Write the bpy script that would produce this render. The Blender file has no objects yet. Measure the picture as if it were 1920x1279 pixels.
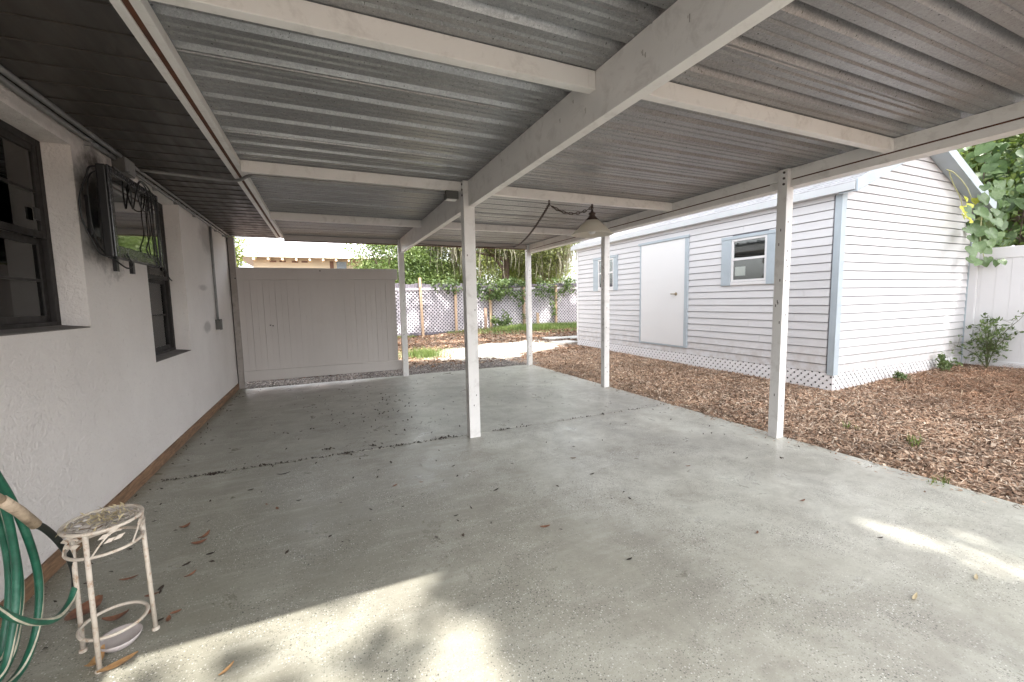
import bpy, math, random
import numpy as np
from mathutils import Vector, Matrix
random.seed(7)
rng = np.random.default_rng(11)
R = math.radians
scn = bpy.context.scene
COL = scn.collection

# ------------------------------------------------------------------ camera model (solved from the photo's vanishing lines)
PP = np.array([960.0, 639.5])
_vy, _vx = np.array([607, 571.]), np.array([2750, 530.])
F = math.sqrt(-np.dot(_vy - PP, _vx - PP))
def _n(v): return v / np.linalg.norm(v)
_Y = _n(np.array([*(_vy - PP), F])); _X = _n(np.array([*(_vx - PP), F])); _X = _n(_X - _Y * _X.dot(_Y)); _Z = np.cross(_X, _Y)
RM = np.array([_X, _Y, _Z]).T
EYE = np.array([0, 0, 1.38])
def on(px, axis, val):
    """point where the sight line of a photo pixel meets a plane of the place"""
    r = RM.T @ np.array([px[0] - PP[0], px[1] - PP[1], F]); t = (val - EYE[axis]) / r[axis]
    return EYE + t * r
cam = bpy.data.cameras.new("camera"); camo = bpy.data.objects.new("camera", cam); COL.objects.link(camo)
cam.sensor_width = 36; cam.lens = F / 1920 * 36; cam.clip_end = 500; cam.clip_start = 0.02
M = Matrix.Identity(4)
for i in range(3):
    M[i][0] = RM[0][i]; M[i][1] = -RM[1][i]; M[i][2] = -RM[2][i]; M[i][3] = EYE[i]
camo.matrix_world = M
scn.camera = camo

# ------------------------------------------------------------------ sun and sky
EL, AZ = R(52), R(6)                     # sun behind the camera, a little to its right
SUN = np.array([math.cos(EL) * math.sin(AZ), -math.cos(EL) * math.cos(AZ), math.sin(EL)])
w = bpy.data.worlds.new("World"); scn.world = w; w.use_nodes = True
nt = w.node_tree; bg = nt.nodes['Background']
sky = nt.nodes.new('ShaderNodeTexSky'); sky.sky_type = 'NISHITA'; sky.sun_disc = False
sky.sun_elevation = EL; sky.sun_rotation = math.atan2(SUN[0], SUN[1]); sky.dust_density = 4.0; sky.ozone_density = 0.6; sky.air_density = 1.0
hs = nt.nodes.new('ShaderNodeHueSaturation'); hs.inputs['Saturation'].default_value = 0.22
nt.links.new(sky.outputs[0], hs.inputs['Color']); nt.links.new(hs.outputs[0], bg.inputs[0])
bg.inputs[1].default_value = 0.15
sl = bpy.data.lights.new("sun", 'SUN'); sl.energy = 2.2; sl.angle = R(0.53); sl.color = (1.0, 0.95, 0.88)
so = bpy.data.objects.new("sun", sl); COL.objects.link(so)
so.rotation_euler = Vector(SUN).to_track_quat('Z', 'Y').to_euler(); so.location = (0, -10, 20)
scn.view_settings.view_transform = 'Standard'; scn.view_settings.look = 'None'
scn.view_settings.exposure = 2.47; scn.view_settings.gamma = 1
scn.cycles.max_bounces = 10; scn.cycles.diffuse_bounces = 6; scn.cycles.transparent_max_bounces = 16
scn.cycles.use_denoising = True; scn.cycles.sample_clamp_indirect = 6.0

# ------------------------------------------------------------------ materials
class NT:
    def __init__(s, name):
        s.m = bpy.data.materials.new(name); s.m.use_nodes = True; s.t = s.m.node_tree
        s.p = s.t.nodes['Principled BSDF']; s.out = s.t.nodes['Material Output']
    def n(s, typ, ins=None, **kw):
        nd = s.t.nodes.new(typ)
        for k, v in kw.items(): setattr(nd, k, v)
        for k, v in (ins or {}).items(): s.set(nd.inputs[k], v)
        return nd
    def set(s, sock, v):
        if isinstance(v, bpy.types.NodeSocket): s.t.links.new(v, sock)
        else:
            if hasattr(sock.default_value, '__len__') and not hasattr(v, '__len__'): v = (v, v, v, 1)
            if hasattr(sock.default_value, '__len__') and len(sock.default_value) == 4 and len(v) == 3: v = (*v, 1)
            sock.default_value = v
    def ob(s): return s.n('ShaderNodeTexCoord').outputs['Object']
    def pos(s): return s.n('ShaderNodeNewGeometry').outputs['Position']
    def mapv(s, vec, scale=(1, 1, 1), rot=(0, 0, 0)):
        return s.n('ShaderNodeMapping', {'Vector': vec, 'Scale': scale, 'Rotation': rot}).outputs[0]
    def noise(s, vec, scale, detail=4, rough=.55, dist=0.):
        return s.n('ShaderNodeTexNoise', {'Vector': vec, 'Scale': scale, 'Detail': detail, 'Roughness': rough, 'Distortion': dist}).outputs[0]
    def ramp(s, fac, stops, interp='LINEAR'):
        r = s.n('ShaderNodeValToRGB', {'Fac': fac}); cr = r.color_ramp; cr.interpolation = interp
        while len(cr.elements) < len(stops): cr.elements.new(.5)
        for e, (p, c) in zip(cr.elements, stops):
            e.position = p; e.color = (*(c if hasattr(c, '__len__') else (c, c, c)), 1)
        return r.outputs[0]
    def mix(s, fac, a, b, mode='MIX'):
        nd = s.n('ShaderNodeMix', data_type='RGBA', blend_type=mode)
        s.set(nd.inputs[0], fac); s.set(nd.inputs[6], a); s.set(nd.inputs[7], b); return nd.outputs[2]
    def math(s, op, a, b=0.):
        nd = s.n('ShaderNodeMath', operation=op); s.set(nd.inputs[0], a); s.set(nd.inputs[1], b); return nd.outputs[0]
    def bump(s, h, strength=.3, dist=.01):
        s.set(s.p.inputs['Normal'], s.n('ShaderNodeBump', {'Height': h, 'Strength': strength, 'Distance': dist}).outputs[0])
    def base(s, c): s.set(s.p.inputs['Base Color'], c)
    def rough(s, v): s.set(s.p.inputs['Roughness'], v)

def paint(name, c, rough=.5, vary=.12, scale=3., dirt=None, dirt_amt=.25, bump=.05, bscale=60., metal=0., streak=None):
    """painted or plain surface with uneven tone, some dirt and a fine bump"""
    t = NT(name); v = t.pos()
    if streak: v = t.mapv(v, streak)
    n1 = t.noise(v, scale, 5, .6)
    c = np.array(c); col = t.ramp(n1, [(.3, tuple(c * (1 - vary))), (.7, tuple(np.minimum(c * (1 + vary), .95)))])
    if dirt is not None:
        n2 = t.noise(v, scale * 2.7 + 1.3, 6, .7, .4)
        col = t.mix(t.math('MULTIPLY', t.ramp(n2, [(.52, 0.), (.72, 1.)]), dirt_amt), col, dirt)
    t.base(col); t.rough(t.ramp(t.noise(v, scale * 4), [(.3, max(rough - .1, .03)), (.7, min(rough + .12, 1))]))
    t.p.inputs['Metallic'].default_value = metal
    if bump: t.bump(t.noise(t.pos(), bscale, 3), bump, .004)
    return t.m

MT = {}
MT['white_metal'] = paint('painted white metal', (.75, .735, .715), .42, .05, 2.5, (.30, .27, .24), .35, .03, 90)
MT['post_metal'] = paint('painted post metal', (.72, .71, .70), .42, .05, 2.5, (.25, .22, .20), .35, .03, 90)
MT['trim_grey'] = paint('grey corner trim', (.30, .27, .25), .6, .15, 4, (.12, .10, .09), .5)
MT['groove'] = paint('rusty brown groove', (.10, .035, .015), .7, .4, 9)
MT['dark_gap'] = paint('dark gap', (.02, .02, .02), .9, .2)
MT['scrape'] = paint('grey scrape', (.38, .36, .33), .6, .2, 20)
MT['bolt'] = paint('dull bolt steel', (.10, .09, .09), .45, .2, 30, metal=.6)
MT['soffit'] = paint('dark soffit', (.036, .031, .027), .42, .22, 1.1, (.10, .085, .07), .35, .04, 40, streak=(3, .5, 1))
MT['conduit'] = paint('grey conduit', (.25, .25, .25), .45, .15, 5, (.12, .10, .09), .5)
MT['dark_box'] = paint('dark grey box', (.09, .09, .085), .55, .2, 8)
MT['tv_bezel'] = paint('glossy bezel', (.03, .03, .034), .22, .1, 20)
MT['paver_dark'] = paint('dirty sill', (.17, .15, .14), .9, .3, 9, bump=.3)
MT['iron_tray'] = paint('weathered tray', (.40, .36, .32), .6, .2, 20, (.12, .09, .07), .7)
MT['glass_dark'] = paint('blue grey glass', (.20, .25, .32), .2, .1)
MT['bronze'] = paint('bronze window frame', (.016, .013, .012), .62, .2, 6)
MT['black_plastic'] = paint('black plastic', (.012, .012, .013), .38, .15, 20)
MT['cable'] = paint('black cable rubber', (.008, .008, .009), .45, .1, 20)
MT['blind'] = paint('white blind slat', (.80, .80, .78), .5, .04)
MT['curtain'] = paint('grey curtain', (.62, .60, .58), .9, .15, 4)
MT['room'] = paint('dark room', (.03, .03, .03), .9, .1)
MT['vinyl_tan'] = paint('tan vinyl boards', (.50, .465, .445), .5, .04, 1.2, (.40, .35, .31), .2, .02, 40, streak=(2, 2, .5))
MT['vinyl_white'] = paint('white vinyl', (.68, .675, .685), .42, .02, 1.2, (.5, .48, .5), .12, .02, 40)
MT['shed_white'] = paint('white shed siding', (.60, .595, .61), .55, .05, 1.6, (.52, .50, .55), .22, .06, 70, streak=(1, 1, 3))
def splash(m, z1):
    t = NT.__new__(NT); t.m = m; t.t = m.node_tree; t.p = t.t.nodes['Principled BSDF']; t.out = t.t.nodes['Material Output']
    src = t.p.inputs['Base Color'].links[0].from_socket; v = t.pos(); z = t.n('ShaderNodeSeparateXYZ', {0: v}).outputs[2]
    f = t.n('ShaderNodeMapRange', {0: z, 1: .05, 2: z1, 3: .75, 4: 0.}).outputs[0]; f = t.math('MULTIPLY', f, t.ramp(t.noise(v, 7, 6, .7), [(.4, 0.), (.65, 1.)]))
    t.base(t.mix(f, src, (.30, .23, .18))); return m
splash(MT['shed_white'], .75)
MT['shed_gap'] = paint('grey siding gap', (.24, .24, .265), .9, .2)
MT['shed_trim'] = paint('grey blue trim', (.38, .435, .48), .55, .07, 3, (.30, .34, .36), .3, .06, 60)
MT['shed_fascia'] = paint('pale grey fascia', (.52, .54, .56), .5, .05, 3)
MT['shed_door'] = paint('white shed door', (.68, .68, .69), .45, .015, 1.2)
MT['lattice_white'] = paint('white lattice', (.78, .77, .79), .55, .05, 4)
MT['lattice_fence'] = paint('weathered lattice', (.47, .45, .49), .7, .2, 3, (.30, .27, .28), .5)
MT['board_fence'] = paint('weathered grey boards', (.11, .10, .12), .85, .25, 2, (.14, .12, .12), .6, .1, 30, streak=(6, 6, .6))
MT['brass'] = paint('dull brass', (.35, .30, .22), .35, .15, 20, metal=.8)
MT['iron_white'] = paint('chipped cream paint', (.55, .49, .42), .55, .12, 14, (.30, .15, .06), .95, .15, 80)
MT['dish'] = paint('pale pink dish', (.50, .45, .44), .5, .08, 12)
MT['lamp_cap'] = paint('bronze lamp cap', (.05, .032, .026), .4, .2, 12, metal=.3)
MT['paver'] = paint('pale paver', (.66, .64, .60), .9, .12, 4, bump=.2)
MT['cream_wall'] = paint('cream house wall', (.72, .62, .48), .8, .05, 1)
MT['shutter'] = paint('brown shutter', (.22, .12, .09), .7, .1)
MT['trunk'] = paint('bark', (.13, .10, .08), .95, .4, 4, bump=.5, bscale=14, streak=(3, 3, .6))
MT['twig'] = paint('green twig', (.10, .11, .05), .8, .3, 9)
MT['vine_stem'] = paint('pale vine stem', (.42, .42, .22), .7, .2, 9)
MT['roof_top'] = paint('weathered shingle', (.42, .42, .44), .9, .18, 3, (.25, .25, .27), .4, .2, 25, streak=(1, 4, 1))

def stucco():
    t = NT('off white stucco'); v = t.pos()
    n1 = t.noise(v, 1.3, 5, .6); col = t.ramp(n1, [(.3, (.72, .675, .65)), (.7, (.80, .76, .735))])
    n2 = t.noise(v, 26, 4, .7, .6); col = t.mix(t.math('MULTIPLY', t.ramp(n2, [(.60, 0.), (.72, 1.)]), .22), col, (.28, .24, .22))
    # soot-like stain round the television and small smudges by the conduit: they belong to the wall itself
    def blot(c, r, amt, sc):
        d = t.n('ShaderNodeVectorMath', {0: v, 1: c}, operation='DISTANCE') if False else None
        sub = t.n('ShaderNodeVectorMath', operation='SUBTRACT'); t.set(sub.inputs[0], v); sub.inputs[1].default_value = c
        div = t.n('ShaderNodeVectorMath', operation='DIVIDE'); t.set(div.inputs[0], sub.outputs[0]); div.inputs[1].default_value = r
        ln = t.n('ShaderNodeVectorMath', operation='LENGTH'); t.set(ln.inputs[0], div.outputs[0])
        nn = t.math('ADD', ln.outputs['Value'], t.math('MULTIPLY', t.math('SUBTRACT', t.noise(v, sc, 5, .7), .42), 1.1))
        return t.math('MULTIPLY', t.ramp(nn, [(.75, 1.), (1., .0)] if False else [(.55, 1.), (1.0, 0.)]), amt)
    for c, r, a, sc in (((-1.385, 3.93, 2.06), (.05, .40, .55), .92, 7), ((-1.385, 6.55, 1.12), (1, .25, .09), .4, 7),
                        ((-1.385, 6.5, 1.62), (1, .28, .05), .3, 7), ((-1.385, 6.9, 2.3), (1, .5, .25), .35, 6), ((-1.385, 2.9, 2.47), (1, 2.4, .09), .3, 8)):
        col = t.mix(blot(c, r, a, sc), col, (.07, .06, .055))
    t.base(col); t.rough(.9)
    h = t.math('ADD', t.noise(v, 45, 5, .65, .8), t.math('MULTIPLY', t.ramp(t.noise(v, 9, 3, .5, 1.2), [(.42, 0.), (.58, 1.)]), .22))
    t.bump(h, .85, .014); return t.m
MT['stucco'] = stucco()

def galv(name, c, rough, metal=.75):
    t = NT(name); v = t.pos()
    vor = t.n('ShaderNodeTexVoronoi', {'Vector': t.mapv(v, (1, 1, 1)), 'Scale': 95.}).outputs['Color']
    g = t.ramp(vor, [(0., .80), (1., 1.1)])
    n = t.ramp(t.noise(v, 1.4, 5, .6), [(.3, .82), (.7, 1.08)])
    fine = t.ramp(t.noise(v, 210, 2, .6), [(.35, .82), (.65, 1.1)])
    col = t.mix(1., c, g, 'MULTIPLY'); col = t.mix(1., col, n, 'MULTIPLY'); col = t.mix(.8, col, fine, 'MULTIPLY')
    t.base(col); t.p.inputs['Metallic'].default_value = metal
    t.rough(t.ramp(t.noise(v, 60, 3), [(.3, rough - .1), (.7, rough + .12)]))
    t.bump(t.noise(v, 150, 3), .12, .002); return t.m
MT['galv'] = galv('galvanised roof sheet', (.34, .345, .35), .36, .6)

def slab_mat():
    t = NT('epoxy flake concrete'); v = t.pos()
    big = t.noise(v, .8, 5, .62, .3); med = t.noise(v, 3.1, 6, .68, .5)
    col = t.ramp(big, [(.28, (.33, .32, .27)), (.5, (.48, .475, .42)), (.72, (.56, .56, .50))])
    col = t.mix(t.math('MULTIPLY', t.ramp(med, [(.42, 0.), (.68, 1.)]), .55), col, (.25, .225, .195))
    worn = t.noise(t.mapv(v, (1, .7, 1)), .75, 6, .7, .6)      # broad dusty stains
    col = t.mix(t.math('MULTIPLY', t.ramp(worn, [(.45, 0.), (.62, 1.)]), .62), col, (.215, .20, .18))
    grit = t.noise(v, 9, 7, .75, .4); col = t.mix(t.math('MULTIPLY', t.ramp(grit, [(.50, 0.), (.72, 1.)]), .38), col, (.20, .19, .17))
    sub = t.n('ShaderNodeVectorMath', operation='SUBTRACT'); t.set(sub.inputs[0], v); sub.inputs[1].default_value = (.25, 3.05, 0)
    div = t.n('ShaderNodeVectorMath', operation='DIVIDE'); t.set(div.inputs[0], sub.outputs[0]); div.inputs[1].default_value = (1.9, 1.25, 1)
    ln = t.n('ShaderNodeVectorMath', operation='LENGTH'); t.set(ln.inputs[0], div.outputs[0])      # wide grimy stain where things used to stand
    gr = t.math('ADD', ln.outputs['Value'], t.math('MULTIPLY', t.math('SUBTRACT', t.noise(v, 2.2, 7, .72, .5), .5), 1.6))
    col = t.mix(t.math('MULTIPLY', t.ramp(gr, [(.35, 1.), (1.1, 0.)]), .55), col, (.20, .185, .165))
    # greener, dirtier beside the house, widened to imitate light falling off toward it
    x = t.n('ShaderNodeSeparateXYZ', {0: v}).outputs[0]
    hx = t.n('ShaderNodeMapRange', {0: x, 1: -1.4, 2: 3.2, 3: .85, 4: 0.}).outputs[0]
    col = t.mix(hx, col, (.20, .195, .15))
    streak = t.noise(t.mapv(v, (1.2, 5, 1), (0, 0, .15)), 2.2, 6, .7)
    col = t.mix(t.math('MULTIPLY', t.ramp(streak, [(.5, 0.), (.75, 1.)]), .28), col, (.58, .58, .53))
    spot = t.noise(v, 16, 4, .7)
    col = t.mix(t.math('MULTIPLY', t.ramp(spot, [(.62, 0.), (.75, 1.)]), .2), col, (.12, .11, .10))
    dens = t.ramp(t.noise(v, 1.9, 4, .65), [(.38, .15), (.66, 1.)])
    def flakes(scale, thr, c, amt, c0):
        nonlocal col
        vo = t.n('ShaderNodeTexVoronoi', {'Vector': v, 'Scale': scale, 'Randomness': 1.}); 
        dot = t.ramp(vo.outputs['Distance'], [(c0, 1.), (c0 + .07, 0.)])
        sel = t.ramp(t.n('ShaderNodeSeparateColor', {0: vo.outputs['Color']}).outputs[0], [(thr, 0.), (thr + .01, 1.)], 'LINEAR')
        f = t.math('MULTIPLY', t.math('MULTIPLY', dot, sel), t.math('MULTIPLY', dens, amt)); col = t.mix(f, col, c)
    flakes(85, .72, (.80, .80, .77), .85, .22)
    flakes(66, .55, (.030, .030, .027), .95, .19)
    flakes(95, .60, (.05, .05, .045), .9, .22)
    flakes(41, .72, (.03, .03, .025), .95, .13)
    flakes(130, .5, (.60, .58, .54), .6, .25)
    flakes(150, .55, (.09, .09, .08), .7, .26)
    t.base(col)
    t.rough(t.ramp(med, [(.3, .24), (.7, .46)]))
    t.p.inputs['Specular IOR Level'].default_value = .5
    t.bump(t.math('ADD', t.noise(v, 70, 3), t.math('MULTIPLY', t.noise(v, 5, 3), 2.)), .10, .004); return t.m
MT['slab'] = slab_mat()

def ground_mat():
    t = NT('yard soil'); v = t.pos(); s = t.n('ShaderNodeSeparateXYZ', {0: v}); x, y = s.outputs[0], s.outputs[1]
    n = t.noise(v, 5, 6, .7); col = t.ramp(n, [(.3, (.13, .085, .055)), (.55, (.24, .17, .12)), (.75, (.33, .27, .21))])
    def ell(cx, cy, rx, ry, sc=1.4):
        sub = t.n('ShaderNodeVectorMath', operation='SUBTRACT'); t.set(sub.inputs[0], v); sub.inputs[1].default_value = (cx, cy, 0)
        mul = t.n('ShaderNodeVectorMath', operation='MULTIPLY'); t.set(mul.inputs[0], sub.outputs[0]); mul.inputs[1].default_value = (1 / rx, 1 / ry, 0)
        ln = t.n('ShaderNodeVectorMath', operation='LENGTH'); t.set(ln.inputs[0], mul.outputs[0])
        nn = t.math('ADD', ln.outputs['Value'], t.math('MULTIPLY', t.math('SUBTRACT', t.noise(v, sc, 5, .65), .5), 1.5))
        return t.ramp(nn, [(.85, 1.), (1.0, 0.)])
    col = t.mix(ell(4.3, 11.0, 2.0, 1.7), col, t.ramp(t.noise(v, 30), [(.3, (.50, .45, .38)), (.7, (.66, .62, .54))]))
    col = t.mix(t.math('MULTIPLY', ell(2.4, 11.6, 1.6, 1.1), .6), col, t.ramp(t.noise(v, 9), [(.3, (.10, .14, .04)), (.7, (.34, .36, .22))]))
    col = t.mix(ell(8.5, 16., 3.0, 2.4), col, t.ramp(t.noise(v, 9), [(.3, (.07, .12, .03)), (.7, (.20, .24, .10))]))
    t.base(col); t.rough(.95); t.bump(t.noise(v, 40, 5, .7), .7, .03); return t.m
MT['ground'] = ground_mat()

def island(name, stops, rough=.85, bump=False, spec=.3):
    t = NT(name); r = t.n('ShaderNodeNewGeometry').outputs['Random Per Island']
    patch = t.ramp(t.noise(t.pos(), 1.6, 5, .7, .5), [(.32, (.62, .58, .56)), (.5, (1., .98, .95)), (.7, (1.22, 1.15, 1.08))])
    t.base(t.mix(1., t.ramp(r, stops), patch, 'MULTIPLY')); t.rough(rough); t.p.inputs['Specular IOR Level'].default_value = spec; return t.m
MT['mulch'] = island('shredded mulch', [(0, (.07, .045, .033)), (.2, (.22, .14, .095)), (.5, (.40, .265, .185)), (.8, (.54, .41, .31)), (1, (.66, .58, .49))])
MT['gravel'] = island('grey gravel', [(0, (.10, .09, .085)), (.5, (.26, .24, .23)), (1, (.45, .42, .40))])
MT['litter'] = island('dry leaf litter', [(0, (.08, .045, .03)), (.4, (.20, .11, .065)), (.8, (.33, .20, .13)), (1, (.42, .34, .25))])

def leaf_mat(name, stops, trans=.35, rough=.5):
    t = NT(name); r = t.n('ShaderNodeNewGeometry').outputs['Random Per Island']
    cl = t.noise(t.pos(), .9, 3, .6)
    f = t.math('ADD', t.math('MULTIPLY', r, .55), t.math('MULTIPLY', t.ramp(cl, [(.3, 0.), (.7, 1.)]), .45))
    col = t.ramp(f, stops); vein = t.noise(t.pos(), 38, 4, .6); col = t.mix(.35, col, t.ramp(vein, [(.35, .45), (.65, 1.25)]), 'MULTIPLY')
    t.base(col); t.rough(rough)
    tr = t.n('ShaderNodeBsdfTranslucent', {'Color': t.mix(1., col, (1.25, 1.3, .7), 'MULTIPLY')})
    mx = t.n('ShaderNodeMixShader', {0: trans}); t.t.links.new(t.p.outputs[0], mx.inputs[1]); t.t.links.new(tr.outputs[0], mx.inputs[2])
    t.t.links.new(mx.outputs[0], t.out.inputs[0]); return t.m
MT['leaf_green'] = leaf_mat('green foliage', [(0, (.022, .045, .012)), (.5, (.06, .115, .028)), (1, (.13, .19, .05))])
MT['leaf_mid'] = leaf_mat('fresh green foliage', [(0, (.05, .085, .025)), (.5, (.13, .19, .06)), (1, (.26, .31, .12))], .4)
MT['leaf_lime'] = leaf_mat('yellow green foliage', [(0, (.065, .10, .025)), (.5, (.16, .21, .055)), (1, (.31, .33, .11))], .45)
MT['leaf_oak'] = leaf_mat('oak foliage', [(0, (.04, .052, .02)), (.5, (.115, .135, .045)), (1, (.24, .25, .10))], .4)
MT['leaf_canopy'] = leaf_mat('dense shade foliage', [(0, (.022, .045, .012)), (.5, (.05, .09, .025)), (1, (.10, .15, .045))], .2)
MT['leaf_heart'] = leaf_mat('broad vine leaf', [(0, (.055, .10, .035)), (.6, (.11, .18, .07)), (1, (.18, .26, .11))], .3, .4)
MT['leaf_yellow'] = leaf_mat('young yellow leaf', [(0, (.35, .38, .05)), (1, (.55, .52, .10))], .4)
MT['leaf_shrub'] = leaf_mat('shrub leaf', [(0, (.05, .095, .03)), (.6, (.13, .19, .07)), (1, (.24, .29, .13))], .25)
MT['grass'] = leaf_mat('grass blade', [(0, (.06, .10, .02)), (.5, (.14, .20, .05)), (1, (.28, .33, .11))], .3)
MT['moss'] = leaf_mat('hanging moss', [(0, (.10, .095, .07)), (.5, (.20, .19, .145)), (1, (.32, .31, .24))], .3, .9)

def glass(name, tint, refl):
    t = NT(name); tr = t.n('ShaderNodeBsdfTransparent', {'Color': tint}); gl = t.n('ShaderNodeBsdfGlossy', {'Color': (.9, .9, .9), 'Roughness': .02})
    fr = t.n('ShaderNodeFresnel', {'IOR': 1.22}); mx = t.n('ShaderNodeMixShader', {0: t.math('ADD', fr.outputs[0], refl)})
    t.t.links.new(tr.outputs[0], mx.inputs[1]); t.t.links.new(gl.outputs[0], mx.inputs[2]); t.t.links.new(mx.outputs[0], t.out.inputs[0]); return t.m
MT['glass'] = glass('window glass', (.88, .9, .89), .07)
def screen_mat():
    t = NT('television screen'); t.base((.012, .012, .012)); t.rough(.06); t.p.inputs['Specular IOR Level'].default_value = .9
    t.p.inputs['Coat Weight'].default_value = 1.; t.p.inputs['Coat Roughness'].default_value = .03; t.p.inputs['Coat IOR'].default_value = 1.8; return t.m
MT['screen'] = screen_mat()
def shade_mat():
    t = NT('frosted lamp glass'); t.base((.78, .75, .69)); t.rough(.35)
    tr = t.n('ShaderNodeBsdfTranslucent', {'Color': (.85, .82, .75)}); mx = t.n('ShaderNodeMixShader', {0: .45})
    t.t.links.new(t.p.outputs[0], mx.inputs[1]); t.t.links.new(tr.outputs[0], mx.inputs[2]); t.t.links.new(mx.outputs[0], t.out.inputs[0]); return t.m
MT['lamp_glass'] = shade_mat()
def wood(name, c1, c2, sc=(2, 14, 14)):
    t = NT(name); v = t.mapv(t.pos(), sc); n = t.noise(v, 3, 6, .65, .8)
    t.base(t.ramp(n, [(.3, c1), (.7, c2)])); t.rough(.65); t.bump(n, .25, .004); return t.m
MT['baseboard'] = wood('brown baseboard', (.10, .055, .03), (.33, .195, .11), (14, 2, 14))
MT['fence_post'] = wood('tan post wood', (.30, .20, .13), (.50, .37, .26), (14, 14, 2))
MT['stake'] = wood('brown stake wood', (.20, .12, .09), (.40, .28, .21), (14, 14, 2))
def hose_mat(name, c):
    t = NT(name); n = t.noise(t.pos(), 14, 5, .7)
    t.base(t.ramp(n, [(.3, tuple(np.array(c) * .5)), (.55, c), (.8, tuple(np.minimum(np.array(c) * 1.3 + .06, .9)))])); t.rough(.42); return t.m
MT['hose_green'] = hose_mat('green hose', (.015, .115, .068))
MT['hose_stripe'] = hose_mat('pale hose stripe', (.60, .56, .44))
MT['hose_black'] = hose_mat('black hose', (.014, .018, .016))
MT['hose_rust'] = paint('rusty hose sleeve', (.42, .33, .24), .7, .4, 20, (.14, .09, .06), .8)
def dry(name, a, b):
    t = NT(name); t.base(t.ramp(t.noise(t.pos(), 40, 4), [(.3, a), (.7, b)])); t.rough(.6); return t.m
MT['dry_red'] = dry('dry red brown leaf', (.13, .055, .03), (.28, .13, .075))
MT['dry_tan'] = dry('dry tan leaf', (.40, .22, .09), (.58, .36, .17))
MT['dry_dark'] = dry('dark wet leaf', (.02, .015, .012), (.06, .04, .03))
MT['dry_pale'] = dry('pale straw', (.42, .34, .20), (.58, .50, .33))

# ------------------------------------------------------------------ mesh helpers
class MB:
    def __init__(s): s.v = []; s.f = []; s.mi = []
    def add(s, vs, fs, mi=0):
        b = len(s.v); s.v += [tuple(map(float, p)) for p in vs]
        for f in fs: s.f.append(tuple(b + i for i in f)); s.mi.append(mi)
        return s
    def box(s, x0, x1, y0, y1, z0, z1, mi=0):
        x0, x1 = min(x0, x1), max(x0, x1); y0, y1 = min(y0, y1), max(y0, y1); z0, z1 = min(z0, z1), max(z0, z1)
        return s.add([(x0, y0, z0), (x1, y0, z0), (x1, y1, z0), (x0, y1, z0), (x0, y0, z1), (x1, y0, z1), (x1, y1, z1), (x0, y1, z1)],
              [(0, 3, 2, 1), (4, 5, 6, 7), (0, 1, 5, 4), (1, 2, 6, 5), (2, 3, 7, 6), (3, 0, 4, 7)], mi)
    def hexa(s, p, mi=0):  # 8 points: bottom four, top four
        return s.add(p, [(0, 3, 2, 1), (4, 5, 6, 7), (0, 1, 5, 4), (1, 2, 6, 5), (2, 3, 7, 6), (3, 0, 4, 7)], mi)
    def prism(s, poly, d, mi=0):   # planar polygon extruded by vector d
        poly = [np.array(p, float) for p in poly]; d = np.array(d, float); n = len(poly)
        vs = poly + [p + d for p in poly]
        return s.add(vs, [tuple(range(n))[::-1], tuple(range(n, 2 * n))] + [(i, (i + 1) % n, n + (i + 1) % n, n + i) for i in range(n)], mi)
    def tube(s, path, r, n=8, mi=0, cap=True):
        P = [np.array(p, float) for p in path]; k = len(P); rs = r if hasattr(r, '__len__') else [r] * k
        u = None; rings = []
        for i in range(k):
            d = _n(P[min(i + 1, k - 1)] - P[max(i - 1, 0)] + 1e-12)
            if u is None:
                a = np.array([0, 0, 1.]) if abs(d[2]) < .9 else np.array([1., 0, 0]); u = _n(np.cross(d, a))
            u = _n(u - d * u.dot(d)); w_ = np.cross(d, u)
            rings += [P[i] + rs[i] * (math.cos(2 * math.pi * j / n) * u + math.sin(2 * math.pi * j / n) * w_) for j in range(n)]
        fs = [(i * n + j, i * n + (j + 1) % n, (i + 1) * n + (j + 1) % n, (i + 1) * n + j) for i in range(k - 1) for j in range(n)]
        if cap: fs += [tuple(range(n))[::-1], tuple((k - 1) * n + j for j in range(n))]
        return s.add(rings, fs, mi)
    def lathe(s, prof, c, n=32, mi=0):
        vs = []; k = len(prof)
        for r, z in prof: vs += [(c[0] + r * math.cos(2 * math.pi * j / n), c[1] + r * math.sin(2 * math.pi * j / n), c[2] + z) for j in range(n)]
        return s.add(vs, [(i * n + j, i * n + (j + 1) % n, (i + 1) * n + (j + 1) % n, (i + 1) * n + j) for i in range(k - 1) for j in range(n)], mi)
    def build(s, name, mats, parent=None, smooth=False, bevel=0):
        me = bpy.data.meshes.new(name); me.from_pydata(s.v, [], s.f); me.update()
        o = bpy.data.objects.new(name, me); COL.objects.link(o)
        mats = mats if isinstance(mats, (list, tuple)) else [mats]
        for m in mats: me.materials.append(MT[m])
        if len(mats) > 1: me.polygons.foreach_set('material_index', s.mi)
        if smooth: me.polygons.foreach_set('use_smooth', [True] * len(me.polygons))
        if bevel:
            b = o.modifiers.new('bevel', 'BEVEL'); b.width = bevel; b.segments = 2; b.limit_method = 'ANGLE'; b.angle_limit = R(40)
        if parent is not None:
            o.parent = parent; o.matrix_parent_inverse = Matrix.Translation(-Vector(parent.location))
        return o
def tag(o, label=None, cat=None, group=None, kind=None):
    if label: o['label'] = label
    if cat: o['category'] = cat
    if group: o['group'] = group
    if kind: o['kind'] = kind
    return o
def thing(name, loc, label, cat, group=None):
    o = bpy.data.objects.new(name, None); COL.objects.link(o); o.location = loc; o.empty_display_size = .1
    return tag(o, label, cat, group)
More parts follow.
